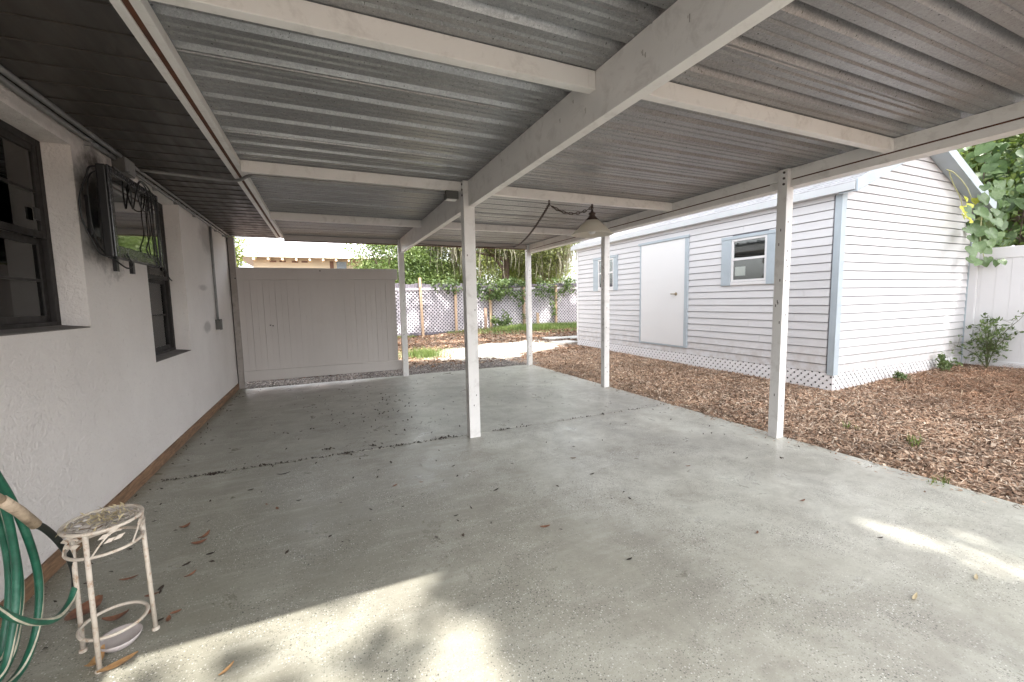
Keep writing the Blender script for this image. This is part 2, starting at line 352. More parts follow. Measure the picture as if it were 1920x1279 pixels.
def npmesh(name, V, Fc, mat, parent=None, smooth=False):
    """large mesh from arrays: V (n,3), Fc (m,k) all faces with k corners"""
    me = bpy.data.meshes.new(name); n, (m, k) = len(V), Fc.shape
    me.vertices.add(n); me.vertices.foreach_set('co', np.asarray(V, np.float32).ravel())
    me.loops.add(m * k); me.loops.foreach_set('vertex_index', Fc.astype(np.int32).ravel())
    me.polygons.add(m); me.polygons.foreach_set('loop_start', np.arange(0, m * k, k, dtype=np.int32))
    try: me.polygons.foreach_set('loop_total', np.full(m, k, np.int32))
    except Exception: pass
    if smooth: me.polygons.foreach_set('use_smooth', np.ones(m, bool))
    me.update(calc_edges=True); me.validate()
    for mm in (mat if isinstance(mat, (list, tuple)) else [mat]): me.materials.append(MT[mm])
    o = bpy.data.objects.new(name, me); COL.objects.link(o)
    if parent is not None:
        o.parent = parent; o.matrix_parent_inverse = Matrix.Translation(-Vector(parent.location))
    return o
def unit(v): return v / (np.linalg.norm(v, axis=-1, keepdims=True) + 1e-9)
def leaves(C, size, wid=.5, fold=.25, up=None, droop=0., g=rng):
    """folded rhombic leaves at centres C: returns V, F (triangles)"""
    n = len(C); d = unit(g.normal(size=(n, 3))); d[:, 2] -= droop; d = unit(d)
    a = unit(g.normal(size=(n, 3)))
    if up is not None: a = unit(a + np.array([0, 0, up]))
    s = unit(np.cross(d, a)); nn = np.cross(s, d)
    L = (size * g.uniform(.65, 1.3, n))[:, None]; W = L * wid * .5
    b = C - d * L * .5; t = C + d * L * .5; l = C + s * W + nn * L * fold * .3 - d * L * .05; r = C - s * W + nn * L * fold * .3 - d * L * .05
    V = np.stack([b, l, t, r], 1).reshape(-1, 3); i = np.arange(n)[:, None] * 4
    return V, np.concatenate([np.concatenate([i, i + 1, i + 2], 1), np.concatenate([i, i + 2, i + 3], 1)], 0)
def merge(parts):
    Vs, Fs, o = [], [], 0
    for V, Fc in parts: Vs.append(V); Fs.append(Fc + o); o += len(V)
    return np.concatenate(Vs), np.concatenate(Fs)
def spline(pts, n=12):
    P = [np.array(p, float) for p in pts]; P = [2 * P[0] - P[1]] + P + [2 * P[-1] - P[-2]]; out = []
    for i in range(1, len(P) - 2):
        for t in np.linspace(0, 1, n, endpoint=False):
            a, b, c, d = P[i - 1], P[i], P[i + 1], P[i + 2]
            out.append(.5 * (2 * b + (c - a) * t + (2 * a - 5 * b + 4 * c - d) * t * t + (3 * b - a - 3 * c + d) * t ** 3))
    out.append(P[-2]); return out
def clip(poly, a0, a1, b0, b1):
    def cut(p, f, inter):
        o = []
        for i in range(len(p)):
            q, r = p[i], p[(i + 1) % len(p)]
            if f(q): o.append(q)
            if f(q) != f(r): o.append(inter(q, r))
        return o
    ia = lambda v: (lambda q, r: (v, q[1] + (r[1] - q[1]) * (v - q[0]) / (r[0] - q[0])))
    ib = lambda v: (lambda q, r: (q[0] + (r[0] - q[0]) * (v - q[1]) / (r[1] - q[1]), v))
    for f, it in ((lambda q: q[0] >= a0, ia(a0)), (lambda q: q[0] <= a1, ia(a1)), (lambda q: q[1] >= b0, ib(b0)), (lambda q: q[1] <= b1, ib(b1))):
        if len(poly) < 3: return []
        poly = cut(poly, f, it)
    return poly if len(poly) >= 3 else []
def lattice(mb, a0, a1, b0, b1, pitch, wid, P, nrm, th=.007):
    """diagonal slats in two layers inside a rectangle; P(a,b) maps to the place, nrm the outward normal"""
    h = b1 - b0; nrm = np.array(nrm, float); wh = wid * 1.414
    for lay, sgn in ((0, 1), (1, -1)):
        a = a0 - h - pitch
        while a < a1 + h + pitch:
            pl = [(a, b0), (a + wh, b0), (a + wh + sgn * h, b1), (a + sgn * h, b1)]
            pl = clip(pl, a0, a1, b0, b1)
            if pl: mb.prism([np.array(P(*q)) + nrm * (lay * (th + .0005)) for q in pl], nrm * th)
            a += pitch
    return mb

# ------------------------------------------------------------------ ground
def gz(x, y):   # height of the yard
    x = np.asarray(x, float); y = np.asarray(y, float)
    dx = np.clip(x - 4.1, 0, 8)
    z = .025 * dx + .012 * np.clip(y - 3.5, 0, 9) * np.clip(dx / 2.3, 0, 1)
    z = np.minimum(z, .2)
    return z - .012 + .010 * np.sin(x * 2.3 + 1.7 * np.sin(y * 1.1)) * np.sin(y * 2.9 + x) - .02 * np.clip((y - 8.1) * 2, 0, 1) * (x < 4.4)
xs = np.concatenate([np.linspace(-90, -7, 12), np.arange(-6, 16, .14), np.linspace(17, 100, 12)])
ys = np.concatenate([np.linspace(-90, -9, 12), np.arange(-8, 22, .14), np.linspace(23, 130, 12)])
X, Y = np.meshgrid(xs, ys, indexing='ij'); Zg = gz(X, Y)
inside = (X > -1.5) & (X < 4.02) & (Y < 8.0) & (Y > -4.4); Zg = np.where(inside, -.07, Zg)
nx, ny = X.shape; idx = np.arange(nx * ny).reshape(nx, ny)
Fc = np.stack([idx[:-1, :-1], idx[1:, :-1], idx[1:, 1:], idx[:-1, 1:]], -1).reshape(-1, 4)
g_ = npmesh('ground', np.stack([X, Y, Zg], -1).reshape(-1, 3), Fc, 'ground', smooth=True); tag(g_, kind='structure')

# slab with a sawn joint at y = 4.1
SX0, SX1, SY1 = -1.385, 4.065, 8.14
mb = MB(); mb.box(SX0, SX1, -4.5, 4.096, -.12, 0); mb.box(SX0, SX1, 4.104, SY1, -.12, 0)
mb.box(SX0 + .01, SX1 - .01, 4.0965, 4.1035, -.12, -.012)
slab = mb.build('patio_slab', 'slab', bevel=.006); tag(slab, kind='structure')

# ------------------------------------------------------------------ house on the left
W = -1.385
house = thing('house', (W - 3, 2, 0), 'house with pale stucco wall and two dark framed windows beside the slab', 'house')
WIN = [(2.60, 3.60, 1.26, 2.40), (4.67, 5.76, .895, 2.48)]
mb = MB(); WT = .22
mb.box(W - WT, W, -5, WIN[0][0], 0, 2.60); mb.box(W - WT, W, WIN[0][1], WIN[1][0], 0, 2.60); mb.box(W - WT, W, WIN[1][1], 8.4, 0, 2.60)
for y0, y1, z0, z1 in WIN: mb.box(W - WT, W, y0, y1, 0, z0); mb.box(W - WT, W, y0, y1, z1, 2.60)
mb.box(W - 8, W - WT, 8.18, 8.4, 0, 2.6); mb.box(W - 8, W - WT, -5, -4.78, 0, 2.6); mb.box(W - 8.2, W - 8, -5, 8.4, 0, 2.6)
mb.build('wall', 'stucco', house)
mb = MB(); mb.box(W - 8, W - WT - 1.6, -4.7, 8.1, 0, 2.55); mb.build('interior', 'room', house)
mb = MB(); mb.box(W + .001, W + .02, -4.4, 8.3, .001, .095); bb = mb.build('baseboard', 'baseboard', house, bevel=.004)
# soffit: dark ribbed panels under the eave
mb = MB(); prof = []; y = .0
SZ = 2.525
ye = -5.
while ye < 8.32:
    y2 = min(ye + .205, 8.32); mb.box(W - .05, -.655, ye, y2 - .010, SZ, SZ + .03); mb.prism([(W - .05, y2 - .010, SZ + .02), (W - .05, y2, SZ + .02), (W - .05, y2 - .001, SZ - .006), (W - .05, y2 - .007, SZ - .006)], (-.655 - W + .05, 0, 0)); ye = y2
mb.build('soffit', 'soffit', house)
mb = MB(); prof = [(-.62, 2.60), (-5.4, 4.3), (-10.2, 2.60), (-10.2, 2.56), (-.62, 2.56)]
mb.prism([(x, -5.4, z) for x, z in prof], (0, 13.75, 0)); mb.build('roof', 'roof_top', house)
mb = MB(); mb.box(-1.366, -1.28, 8.20, 8.29, .0, 2.50); mb.box(-1.384, -1.366, 8.25, 8.29, 0, 2.5, 1); mb.build('corner_trim', ['trim_grey', 'dark_gap'], house)
def house_window(y0, y1, z0, z1, blinds):
    d = W - .15
    mb = MB(); fw = .045
    mb.box(d - .04, d + .012, y0, y0 + fw, z0, z1); mb.box(d - .04, d + .012, y1 - fw, y1, z0, z1)
    mb.box(d - .04, d + .012, y0 + fw, y1 - fw, z1 - fw, z1); mb.box(d - .04, d + .012, y0 + fw, y1 - fw, z0, z0 + fw)
    wn = mb.build('window', 'bronze', house, bevel=.003)
    zm = (z0 + z1) / 2 - .02; a, b = y0 + fw, y1 - fw
    for nm, x, lo, hi in (('upper_sash', d - .012, zm, z1 - fw), ('lower_sash', d - .036, z0 + fw, zm + .0)):
        mb = MB(); sw = .04
        mb.box(x, x + .02, a, a + sw, lo, hi); mb.box(x, x + .02, b - sw, b, lo, hi); mb.box(x, x + .02, a + sw, b - sw, hi - sw, hi); mb.box(x, x + .02, a + sw, b - sw, lo, lo + sw)
        mb.box(x + .004, x + .014, a + sw, b - sw, (lo + hi) / 2 - .008, (lo + hi) / 2 + .008)
        mb.build('sash', 'bronze', wn, bevel=.002)
        mb = MB(); mb.box(x + .007, x + .011, a + sw, b - sw, lo + sw, hi - sw); mb.build('pane', 'glass', wn)
    mb = MB(); mb.box(d + .012, d + .02, b - .11, b - .06, zm + .10, zm + .17); mb.build('latch', 'black_plastic', wn)
    mb = MB(); zt = z0 + .05
    if blinds:
        while zt < z1 - .05:
            mb.hexa([(d - .075, a, zt + .018), (d - .052, a, zt), (d - .052, b - .22, zt), (d - .075, b - .22, zt + .018), (d - .075, a, zt + .020), (d - .052, a, zt + .002), (d - .052, b - .22, zt + .002), (d - .075, b - .22, zt + .020)]); zt += .022
        mb.build('blind', 'blind', wn)
    mb = MB(); pts = [(d - .10 + .015 * math.sin(i * 1.3), b - .30 + i * .0185) for i in range(16)]
    if not blinds: pts = [(d - .19 + .02 * math.sin(i * 1.3), a + i * (b - a) / 40) for i in range(41)]
    for (xa, ya), (xb, yb) in zip(pts, pts[1:]): mb.add([(xa, ya, z0), (xb, yb, z0), (xb, yb, z1), (xa, ya, z1)], [(0, 1, 2, 3)])
    mb.build('curtain', 'curtain' if blinds else 'room', wn, smooth=True)
    mb = MB(); mb.hexa([(d + .013, y0 + .001, z0 + .001), (W - .002, y0 + .001, z0 + .001), (W - .002, y1 - .001, z0 + .001), (d + .013, y1 - .001, z0 + .001),
                        (d + .013, y0 + .001, z0 + .022), (W - .002, y0 + .001, z0 + .006), (W - .002, y1 - .001, z0 + .006), (d + .013, y1 - .001, z0 + .022)])
    mb.build('window_sill', 'paver_dark', wn)
    return wn
house_window(*WIN[0], True); house_window(*WIN[1], False)

# ------------------------------------------------------------------ carport
CX, CY0, CY1 = 1.34, .05, 8.16
RZ = 2.548
carport = thing('carport', (1.34, 4, 0), 'white metal carport with ribbed galvanised roof over the slab', 'carport')
prof = []; y0 = 2.172 - .244 * 9
k = 0
while y0 + k * .244 < CY1 + .2:
    b = y0 + k * .244
    lap = (k % 4 == 2)
    prof += [(b - .028, 0), (b - .020, .044), (b + .008, .044), (b + .036, 0)]
    if lap: prof += [(b + .050, 0.), (b + .052, -.006), (b + .058, -.006), (b + .060, 0.)]
    for q in (.095, .155): prof += [(b + q - .012, 0), (b + q, .008), (b + q + .012, 0)]
    k += 1
prof = [(max(CY0, min(CY1, a)), z) for a, z in prof if CY0 - .05 < a < CY1 + .05]
mb = MB(); xsr = [-.60, 4.14]
nP = len(prof); vs = [(x, a, RZ + z) for x in xsr for a, z in prof] + [(x, a, RZ + z + .004) for x in xsr for a, z in prof]
fs = [(i, i + 1, nP + i + 1, nP + i) for i in range(nP - 1)] + [(2 * nP + i, 3 * nP + i, 3 * nP + i + 1, 2 * nP + i + 1) for i in range(nP - 1)]
mb.add(vs, fs); mb.build('roof', 'galv', carport)
# centre beam, side beam, ledger, header
B = 'white_metal'
mb = MB(); mb.box(CX, CX + .055, CY0, CY1, 2.312, RZ - .002); mb.box(CX - .004, CX + .059, CY0, CY1, 2.300, 2.312)
for px in ((1205, 97), (1210, 102), (1293, 30), (1075, 190), (1098, 205), (1050, 225), (940, 300)):      # scrapes
    p = on(px, 0, CX); mb.box(CX - .0006, CX + .001, p[1] - .003, p[1] + .002, p[2] - random.uniform(.01, .03), p[2] + .008, 1); mb.box(CX - .0006, CX + .001, p[1] + .006, p[1] + .009, p[2] - .004, p[2] + .006, 1)
cb = mb.build('centre_beam', [B, 'scrape'], carport)
SBX = 4.0
mb = MB(); mb.box(SBX, SBX + .045, CY0, CY1, 2.452, RZ - .002); mb.box(SBX + .016, SBX + .045, CY0, CY1, 2.440, 2.452); mb.box(SBX, SBX + .045, CY0, CY1, 2.392, 2.440)
mb.box(SBX + .0, SBX + .13, CY0, CY1, 2.380, 2.392); mb.box(SBX + .118, SBX + .13, CY0, CY1, 2.392, 2.50)
sb = mb.build('side_beam', B, carport, bevel=.002)
mb = MB()
for a, b in ((CY0, 2.60), (2.82, 5.36), (5.56, 8.0)): mb.box(SBX + .006, SBX + .015, a, b, 2.4405, 2.4515)
mb.build('beam_groove', 'groove', carport)
mb = MB(); mb.box(-.655, -.617, CY0, 8.16, 2.500, 2.56); mb.box(-.588, -.548, CY0, 8.16, 2.496, RZ - .002); mb.build('ledger_channel', B, carport, bevel=.002)
mb = MB()
mb.box(-.616, -.589, CY0, 8.15, 2.505, 2.53); mb.build('ledger_strip', 'groove', carport)
mb = MB(); mb.box(-.547, CX - .002, 8.085, 8.14, 2.462, RZ - .003); mb.box(CX + .057, SBX - .002, 8.085, 8.14, 2.462, RZ - .003); mb.build('header', 'vinyl_tan', carport, bevel=.003)
mb = MB(); mb.box(-.547, CX - .002, 8.082, 8.146, 2.450, 2.461); mb.box(CX + .057, SBX - .002, 8.082, 8.146, 2.450, 2.461); mb.build('header_rail', 'groove', carport)
RAF = [1.90, 4.06, 6.12]
for y in RAF:
    for a, b in ((-.546, CX - .002), (CX + .057, SBX - .002)):
        if a > 0 and y == 1.90: y_ = 1.84
        else: y_ = y
        mb = MB(); mb.box(a, b, y_, y_ + .055, 2.452, RZ - .003); r = mb.build('rafter', B, carport, bevel=.003)
        mb = MB(); e = b - .0; mb.box(e - .045, e - .002, y_ - .0035, y_ - .0005, 2.46, 2.535); 
        mb.build('bracket', B, r, bevel=.001)
# posts: lower part full size, upper part notched beside the beam
def post(x0, x1, y0, y1, xn, zn, ztop, bolts=3):
    mb = MB(); mb.prism([(x0, y0, 0), (x1, y0, 0), (x1, y0, zn), (xn, y0, zn), (xn, y0, ztop), (x0, y0, ztop)], (0, y1 - y0, 0))
    for i in range(4 if x0 < 2 else 8):       # scuffs and chips
        z = random.uniform(.2, 2.1); yy = random.uniform(y0 + .02, y1 - .02); mb.box(x0 - .0006, x0 + .001, yy - .004, yy + .004, z - .015, z + .01, 1)
        xx = random.uniform(x0 + .02, x1 - .02); z = random.uniform(.2, 2.1); mb.box(xx - .004, xx + .004, y0 - .0006, y0 + .001, z - .008, z + .008, 1)
    p = mb.build('post', ['post_metal', 'bolt'], carport)
    for i in range(bolts):
        mb = MB(); z = ztop - .03 - i * .052; yc = y0 + .03
        mb.tube([(x0 + .001, yc, z), (x0 - .008, yc, z)], .011, 8); mb.build('bolt', 'bolt', p)
post(1.285, 1.395, 3.99, 4.09, 1.337, 2.299, 2.50 + .04)
post(1.300, 1.400, 8.00, 8.08, 1.337, 2.299, 2.54)
for yc in (2.655, 5.42, 8.10): post(3.952, 4.045, yc - .045, yc + .045, 3.998, 2.379, 2.54)

# ------------------------------------------------------------------ privacy panel at the far end of the slab
pan = thing('privacy_panel', (0, 8.2, 0), 'tan vinyl privacy fence panel between house wall and carport post', 'fence')
PX0, PX1, PY = -1.278, 1.293, 8.19
mb = MB(); mb.box(PX0, PX1, PY - .02, PY + .03, 1.815, 2.012); mb.build('top_rail', 'vinyl_tan', pan, bevel=.006)
mb = MB(); mb.box(PX0, PX1 + .02, PY - .02, PY + .03, .115, .29); mb.build('bottom_rail', 'vinyl_tan', pan, bevel=.006)
mb = MB(); x = PX0
while x < PX1 - .06:
    x2 = min(x + .18, PX1 - .05)
    mb.box(x + .003, (x + x2) / 2 - .002, PY - .008, PY + .014, .291, 1.814); mb.box((x + x2) / 2 - .002, (x + x2) / 2 + .002, PY - .004, PY + .014, .291, 1.814)
    mb.box((x + x2) / 2 + .002, x2 - .003, PY - .008, PY + .014, .291, 1.814); mb.box(x2 - .003, x2 + .003, PY + .002, PY + .012, .291, 1.814); x = x2
mb.build('boards', 'vinyl_tan', pan)
for px in ((507, 610), (512, 611), (600, 508), (441, 522)):
    p = on(px, 1, PY - .021); mb = MB(); mb.box(p[0] - .012, p[0] + .01, PY - .0095 if px[1] == 610 or px[1] == 611 else PY - .0215, PY - .008 if px[1] in (610, 611) else PY - .02, p[2] - .01, p[2] + .01); mb.build('screw', 'bolt', pan)

# ------------------------------------------------------------------ shed
s_ = 6.4 / 6.85
SHX, SHX2, SHY, SHY2 = 6.4, 10.13, 3.476, 9.94
SZ0, SZE, RIDX, SL = .29, 2.775, 8.265, .44
shed = thing('shed', (8.3, 6.7, .1), 'white clapboard garden shed with grey blue trim on brown mulch', 'shed')
ZR = SZE + SL * (RIDX - SHX)
def sy(v): return v * s_
def szz(v): return 1.38 + (v - 1.38) * s_
DOOR = (sy(6.574), sy(7.894), szz(.366), szz(2.594))
W1 = (sy(4.813), sy(5.49), szz(1.645), szz(2.405)); W2 = (sy(8.92), sy(9.593), szz(1.66), szz(2.43))
# backing walls, so gaps between boards read grey with dirt
mb = MB(); mb.box(SHX + .022, SHX + .05, SHY + .05, SHY2, SZ0, SZE + .02); mb.box(SHX2 - .05, SHX2 - .02, SHY + .05, SHY2, SZ0, SZE + .02)
mb.prism([(SHX + .022, SHY + .022, SZ0), (SHX2 - .02, SHY + .022, SZ0), (SHX2 - .02, SHY + .022, SZE), (RIDX, SHY + .022, ZR), (SHX + .022, SHY + .022, SZE)], (0, .028, 0))
mb.prism([(SHX + .022, SHY2 - .05, SZ0), (SHX2 - .02, SHY2 - .05, SZ0), (SHX2 - .02, SHY2 - .05, SZE), (RIDX, SHY2 - .05, ZR), (SHX + .022, SHY2 - .05, SZE)], (0, .028, 0))
mb.build('backing', 'shed_gap', shed)
CO = .1185; GAP = .0105
mb = MB(); z = SZ0
holes = [(DOOR[0] - .02, DOOR[1] + .02, DOOR[2] - .02, DOOR[3] + .02)] + [(a - .01, b + .01, c - .01, d + .01) for a, b, c, d in (W1, W2)]
while z < SZE - .02:
    zt = min(z + CO, SZE + .02); segs = [(SHY + .10, SHY2)]
    for a, b, c, d in holes:
        if c < zt - .03 and d > z + .03:
            segs = [q for sg in segs for q in ((sg[0], min(sg[1], a)), (max(sg[0], b), sg[1])) if q[1] - q[0] > .02]
    cut = []
    for a, b in segs:
        if b - a > 2.2 or (b - a > 1. and random.random() < .35):
            m_ = random.uniform(a + .3, b - .3); cut += [(a, m_ - .0015), (m_ + .0015, b)]
        else: cut.append((a, b))
    for a, b in cut:
        mb.hexa([(SHX - .002, a, z), (SHX + .0215, a, z), (SHX + .0215, b, z), (SHX - .002, b, z), (SHX + .010, a, zt - GAP), (SHX + .0215, a, zt - GAP), (SHX + .0215, b, zt - GAP), (SHX + .010, b, zt - GAP)])
    z = zt
mb.build('front_siding', 'shed_white', shed)
mb = MB(); z = SZ0
while z < ZR - .05:
    zt = z + CO
    def half(zz): return (SHX + .10, SHX2 - .05) if zz <= SZE else (max(SHX + .1, SHX + (zz - SZE) / SL), min(SHX2 - .05, SHX2 - (zz - SZE) / SL))
    a, b = half(z); a2, b2 = half(zt - GAP)
    if b2 - a2 > .05:
        mb.hexa([(a, SHY - .002, z), (b, SHY - .002, z), (b, SHY + .0215, z), (a, SHY + .0215, z), (a2, SHY + .010, zt - GAP), (b2, SHY + .010, zt - GAP), (b2, SHY + .0215, zt - GAP), (a2, SHY + .0215, zt - GAP)])
    z = zt
mb.build('gable_siding', 'shed_white', shed)
mb = MB(); mb.box(SHX - .012, SHX + .098, SHY - .012, SHY + .01, SZ0 - .03, SZE + .03); mb.box(SHX - .012, SHX + .01, SHY + .010, SHY + .075, SZ0 - .03, SZE + .0)
mb.build('corner_board', 'shed_trim', shed, bevel=.004)
mb = MB(); mb.box(SHX2 - .05, SHX2 + .012, SHY - .012, SHY + .02, SZ0 - .2, SZE - .05); mb.build('corner_board', 'shed_trim', shed, bevel=.004)
mb = MB(); mb.box(SHX - .01, SHX + .02, SHY2 - .04, SHY2 + .02, SZ0 - .02, SZE); mb.build('corner_board', 'vinyl_white', shed, bevel=.004)
# lattice skirt
mb = MB(); lattice(mb, SHY + .0, SHY2, -.02, SZ0 - .004, .10, .046, lambda a, b: (SHX + .012, a, b), (-1, 0, 0)); mb.build('lattice_skirt', 'lattice_white', shed)
mb = MB(); lattice(mb, SHX + .0, SHX2 - .05, -.02, SZ0 - .004, .10, .046, lambda a, b: (a, SHY + .012, b), (0, -1, 0)); mb.build('lattice_skirt', 'lattice_white', shed)
mb = MB(); mb.box(SHX + .09, SHX + .10, SHY + .1, SHY2, -.1, SZ0); mb.box(SHX + .1, SHX2 - .06, SHY + .09, SHY + .1, -.1, SZ0); mb.build('skirt_shade', 'dark_gap', shed)  # dark sheets stand in for the shade behind the lattice
# roof: two thick slopes with a small overhang, fascia and rake boards
OV, GO = .10, .20
def rz(x, up=0): return ZR + .045 - SL * abs(x - RIDX) + up
for sgn, xe in ((-1, SHX - OV), (1, SHX2 + OV)):
    mb = MB(); y0, y1 = SHY - GO, SHY2 + .12; nrow = 18
    xr = np.linspace(RIDX, xe, nrow + 1)
    for i in range(nrow):      # shingle courses, each lapping the next
        xa, xb = xr[i], xr[i + 1]
        p = [(xa, rz(xa, .0)), (xb, rz(xb, .0)), (xb, rz(xb, .062)), (xa, rz(xa, .050))]
        mb.prism([(x, y0, z) for x, z in p], (0, y1 - y0, 0))
    mb.build('roof_slope', 'roof_top', shed)
mb = MB(); xe = SHX - OV; mb.box(xe - .022, xe - .002, SHY - GO, SHY2 + .14, rz(xe) - .055, rz(xe) + .04); mb.box(xe - .002, SHX + .02, SHY - GO + .02, SHY2 + .12, rz(xe) - .055, rz(xe) - .045)
mb.build('fascia', 'shed_fascia', shed, bevel=.003)
for sgn in (-1, 1):
    xa, xb = (SHX - OV, RIDX) if sgn < 0 else (RIDX, SHX2 + OV)
    mb = MB(); y0 = SHY - GO - .025
    mb.prism([(xa, y0, rz(xa) - .085), (xb, y0, rz(xb) - .085), (xb, y0, rz(xb) + .07), (xa, y0, rz(xa) + .07)], (0, .024, 0)); mb.build('rake_board', 'shed_trim', shed, bevel=.003)
    mb = MB(); mb.prism([(xa, y0 + .025, rz(xa) - .075), (xb, y0 + .025, rz(xb) - .075), (xb, y0 + .025, rz(xb) - .065), (xa, y0 + .025, rz(xa) - .065)], (0, GO - .004, 0)); mb.build('rake_soffit', 'shed_trim', shed)
# door
mb = MB(); mb.box(SHX - .012, SHX + .018, DOOR[0] + .004, DOOR[1] - .004, DOOR[2], DOOR[3]); dr = mb.build('door', 'shed_door', shed, bevel=.004)
mb = MB(); yk, zk = sy(6.80), szz(1.462)
mb.tube([(SHX - .013, yk, zk), (SHX - .05, yk, zk)], .014, 10); mb.tube([(SHX - .055, yk - .012, zk), (SHX - .055, yk + .10, zk)], .011, 8); mb.tube([(SHX - .0125, yk, zk), (SHX - .016, yk, zk)], .032, 14); mb.build('handle', 'brass', dr)
mb = MB(); a, b, c, d = DOOR; mb.box(SHX - .02, SHX + .02, a - .085, a, c - .03, d); mb.box(SHX - .02, SHX + .02, b, b + .03, c - .03, d); mb.box(SHX - .035, SHX + .02, a - .10, b + .07, d + .004, d + .05); mb.box(SHX - .012, SHX + .02, a, b, c - .03, c - .004)
mb.build('door_frame', 'shed_trim', shed, bevel=.004)
def shed_window(a, b, c, d, sl_, sr_):
    mb = MB(); fw = .035; x0, x1 = SHX - .014, SHX + .03
    mb.box(x0, x1, a, a + fw, c, d); mb.box(x0, x1, b - fw, b, c, d); mb.box(x0, x1, a + fw, b - fw, d - fw, d); mb.box(x0, x1, a + fw, b - fw, c, c + fw)
    mb.box(x0 + .006, x1, a + fw, b - fw, (c + d) / 2 + .0, (c + d) / 2 + .04)
    wn = mb.build('window', 'vinyl_white', shed, bevel=.003)
    mb = MB(); mb.box(SHX + .006, SHX + .009, a + fw, b - fw, c + fw, (c + d) / 2); mb.box(SHX + .006, SHX + .009, a + fw, b - fw, (c + d) / 2 + .04, d - fw); mb.build('pane', 'glass', wn)
    mb = MB(); mb.box(SHX + .0205, SHX + .0215, a + .01, b - .01, c + .01, d - .01); mb.build('dark_interior', 'room', wn)
    for (p, q) in ((a - sr_, a - .004), (b + .004, b + sl_)):
        mb = MB(); mb.box(SHX - .022, SHX + .012, p, q, c - .06, d); mb.build('shutter', 'shed_trim', wn, bevel=.004)
    mb = MB(); mb.box(SHX - .026, SHX + .012, a - sr_ - .01, b + sl_ + .01, d + .003, d + .055); mb.build('head_board', 'shed_trim', wn, bevel=.004)
    mb = MB(); mb.box(SHX - .018, SHX + .012, a - .003, b + .003, c - .055, c - .003); mb.build('sill', 'vinyl_white', wn, bevel=.003)
    return wn
w1o = shed_window(*W1, .19, .155); w2o = shed_window(*W2, .20, .14)
mb = MB(); mb.box(SHX + .012, SHX + .018, W1[1] - .25, W1[1] - .06, W1[2] + .1, W1[2] + .25); mb.build('paper', 'blind', w1o)

# ------------------------------------------------------------------ white vinyl fence right of the shed
vf = thing('vinyl_fence', (10.2, 1, .1), 'tall white vinyl fence meeting the right end of the shed', 'fence')
VX = 10.12
mb = MB(); mb.box(VX, VX + .05, -5, 3.40, 1.92, 2.10); mb.build('top_rail', 'vinyl_white', vf, bevel=.006)
mb = MB(); mb.box(VX, VX + .05, -5, 3.40, .06, .235); mb.build('bottom_rail', 'vinyl_white', vf, bevel=.006)
mb = MB(); y = -5.
while y < 3.38:
    y2 = min(y + .17, 3.39); mb.box(VX + .012, VX + .036, y + .002, y2 - .002, .236, 1.919); mb.box(VX + .016, VX + .032, y2 - .002, y2 + .002, .236, 1.919); y = y2
mb.build('boards', 'vinyl_white', vf)
for yy in (3.42, .95, -1.5):
    mb = MB(); mb.box(VX - .03, VX + .08, yy - .05, yy + .06, 0, 2.06); mb.build('post', 'vinyl_white', vf, bevel=.005)

# ------------------------------------------------------------------ lattice fence at the back of the yard
FY = 18.0
bf = thing('lattice_fence', (6, FY, 0), 'long weathered lattice fence over grey boards at the back of the yard', 'fence')
mb = MB(); x = -8.
while x < 16: mb.box(x + .003, x + .147, FY + .06, FY + .085, -.05, 2.18 + .03 * math.sin(x * 7.3)); x += .15
mb.build('boards', 'board_fence', bf)
mb = MB(); mb.box(-8, 16, FY - .03, FY + .058, 1.90, 2.0); mb.build('top_rail', 'lattice_fence', bf)
mb = MB(); mb.box(-8, 16, FY - .03, FY + .055, .0, .09); mb.build('bottom_rail', 'board_fence', bf)
PXS = [-6.2, -4.2, -2.2, -.2, 1.9, 3.80, 5.27, 6.92, 8.58, 10.3, 12.2, 14.2]
for a, b in zip(PXS, PXS[1:]):
    mb = MB(); lattice(mb, a, b, .1, 1.9, .155, .040, lambda p, q: (p, FY + .03, q), (0, -1, 0), .009); mb.build('lattice_panel', 'lattice_fence', bf)
for i, x in enumerate(PXS):
    mb = MB(); h = {3.80: 2.42, 5.27: 2.0, 6.92: 1.98, 8.58: 2.05}.get(x, 2.1); lean = {3.80: -.06, 6.92: -.05}.get(x, 0.)
    mb.hexa([(x - .05, FY - .14, -.05), (x + .05, FY - .14, -.05), (x + .05, FY - .04, -.05), (x - .05, FY - .04, -.05), (x - .05 + lean, FY - .14, h), (x + .05 + lean, FY - .14, h), (x + .05 + lean, FY - .04, h), (x - .05 + lean, FY - .04, h)])
    mb.build('post', 'fence_post', bf, bevel=.004)
for (px, top, lab, mt) in (((911, 622), 577, 'short reddish stake leaning by the second lattice post', 'stake'), ((991, 617), 575, 'pair height brown stake standing right behind a fence post', 'stake'),
                           ((1009, 621), 586, 'short pale wooden stake standing alone in the grass', 'fence_post')):
    p = on(px, 1, FY - .45); q = on((px[0] - 1, top), 1, FY - .45); st = MB(); zb = float(gz(p[0], p[1])) - .04
    st.hexa([(p[0] - .06, p[1] - .03, zb), (p[0] + .06, p[1] - .03, zb), (p[0] + .06, p[1] + .03, zb), (p[0] - .06, p[1] + .03, zb), (q[0] - .06, p[1] - .03, q[2]), (q[0] + .06, p[1] - .03, q[2] - .02), (q[0] + .06, p[1] + .03, q[2] - .02), (q[0] - .06, p[1] + .03, q[2])])
    tag(st.build('wooden_stake', mt, bevel=.004), lab, 'stake', 'wooden stakes by the lattice fence')

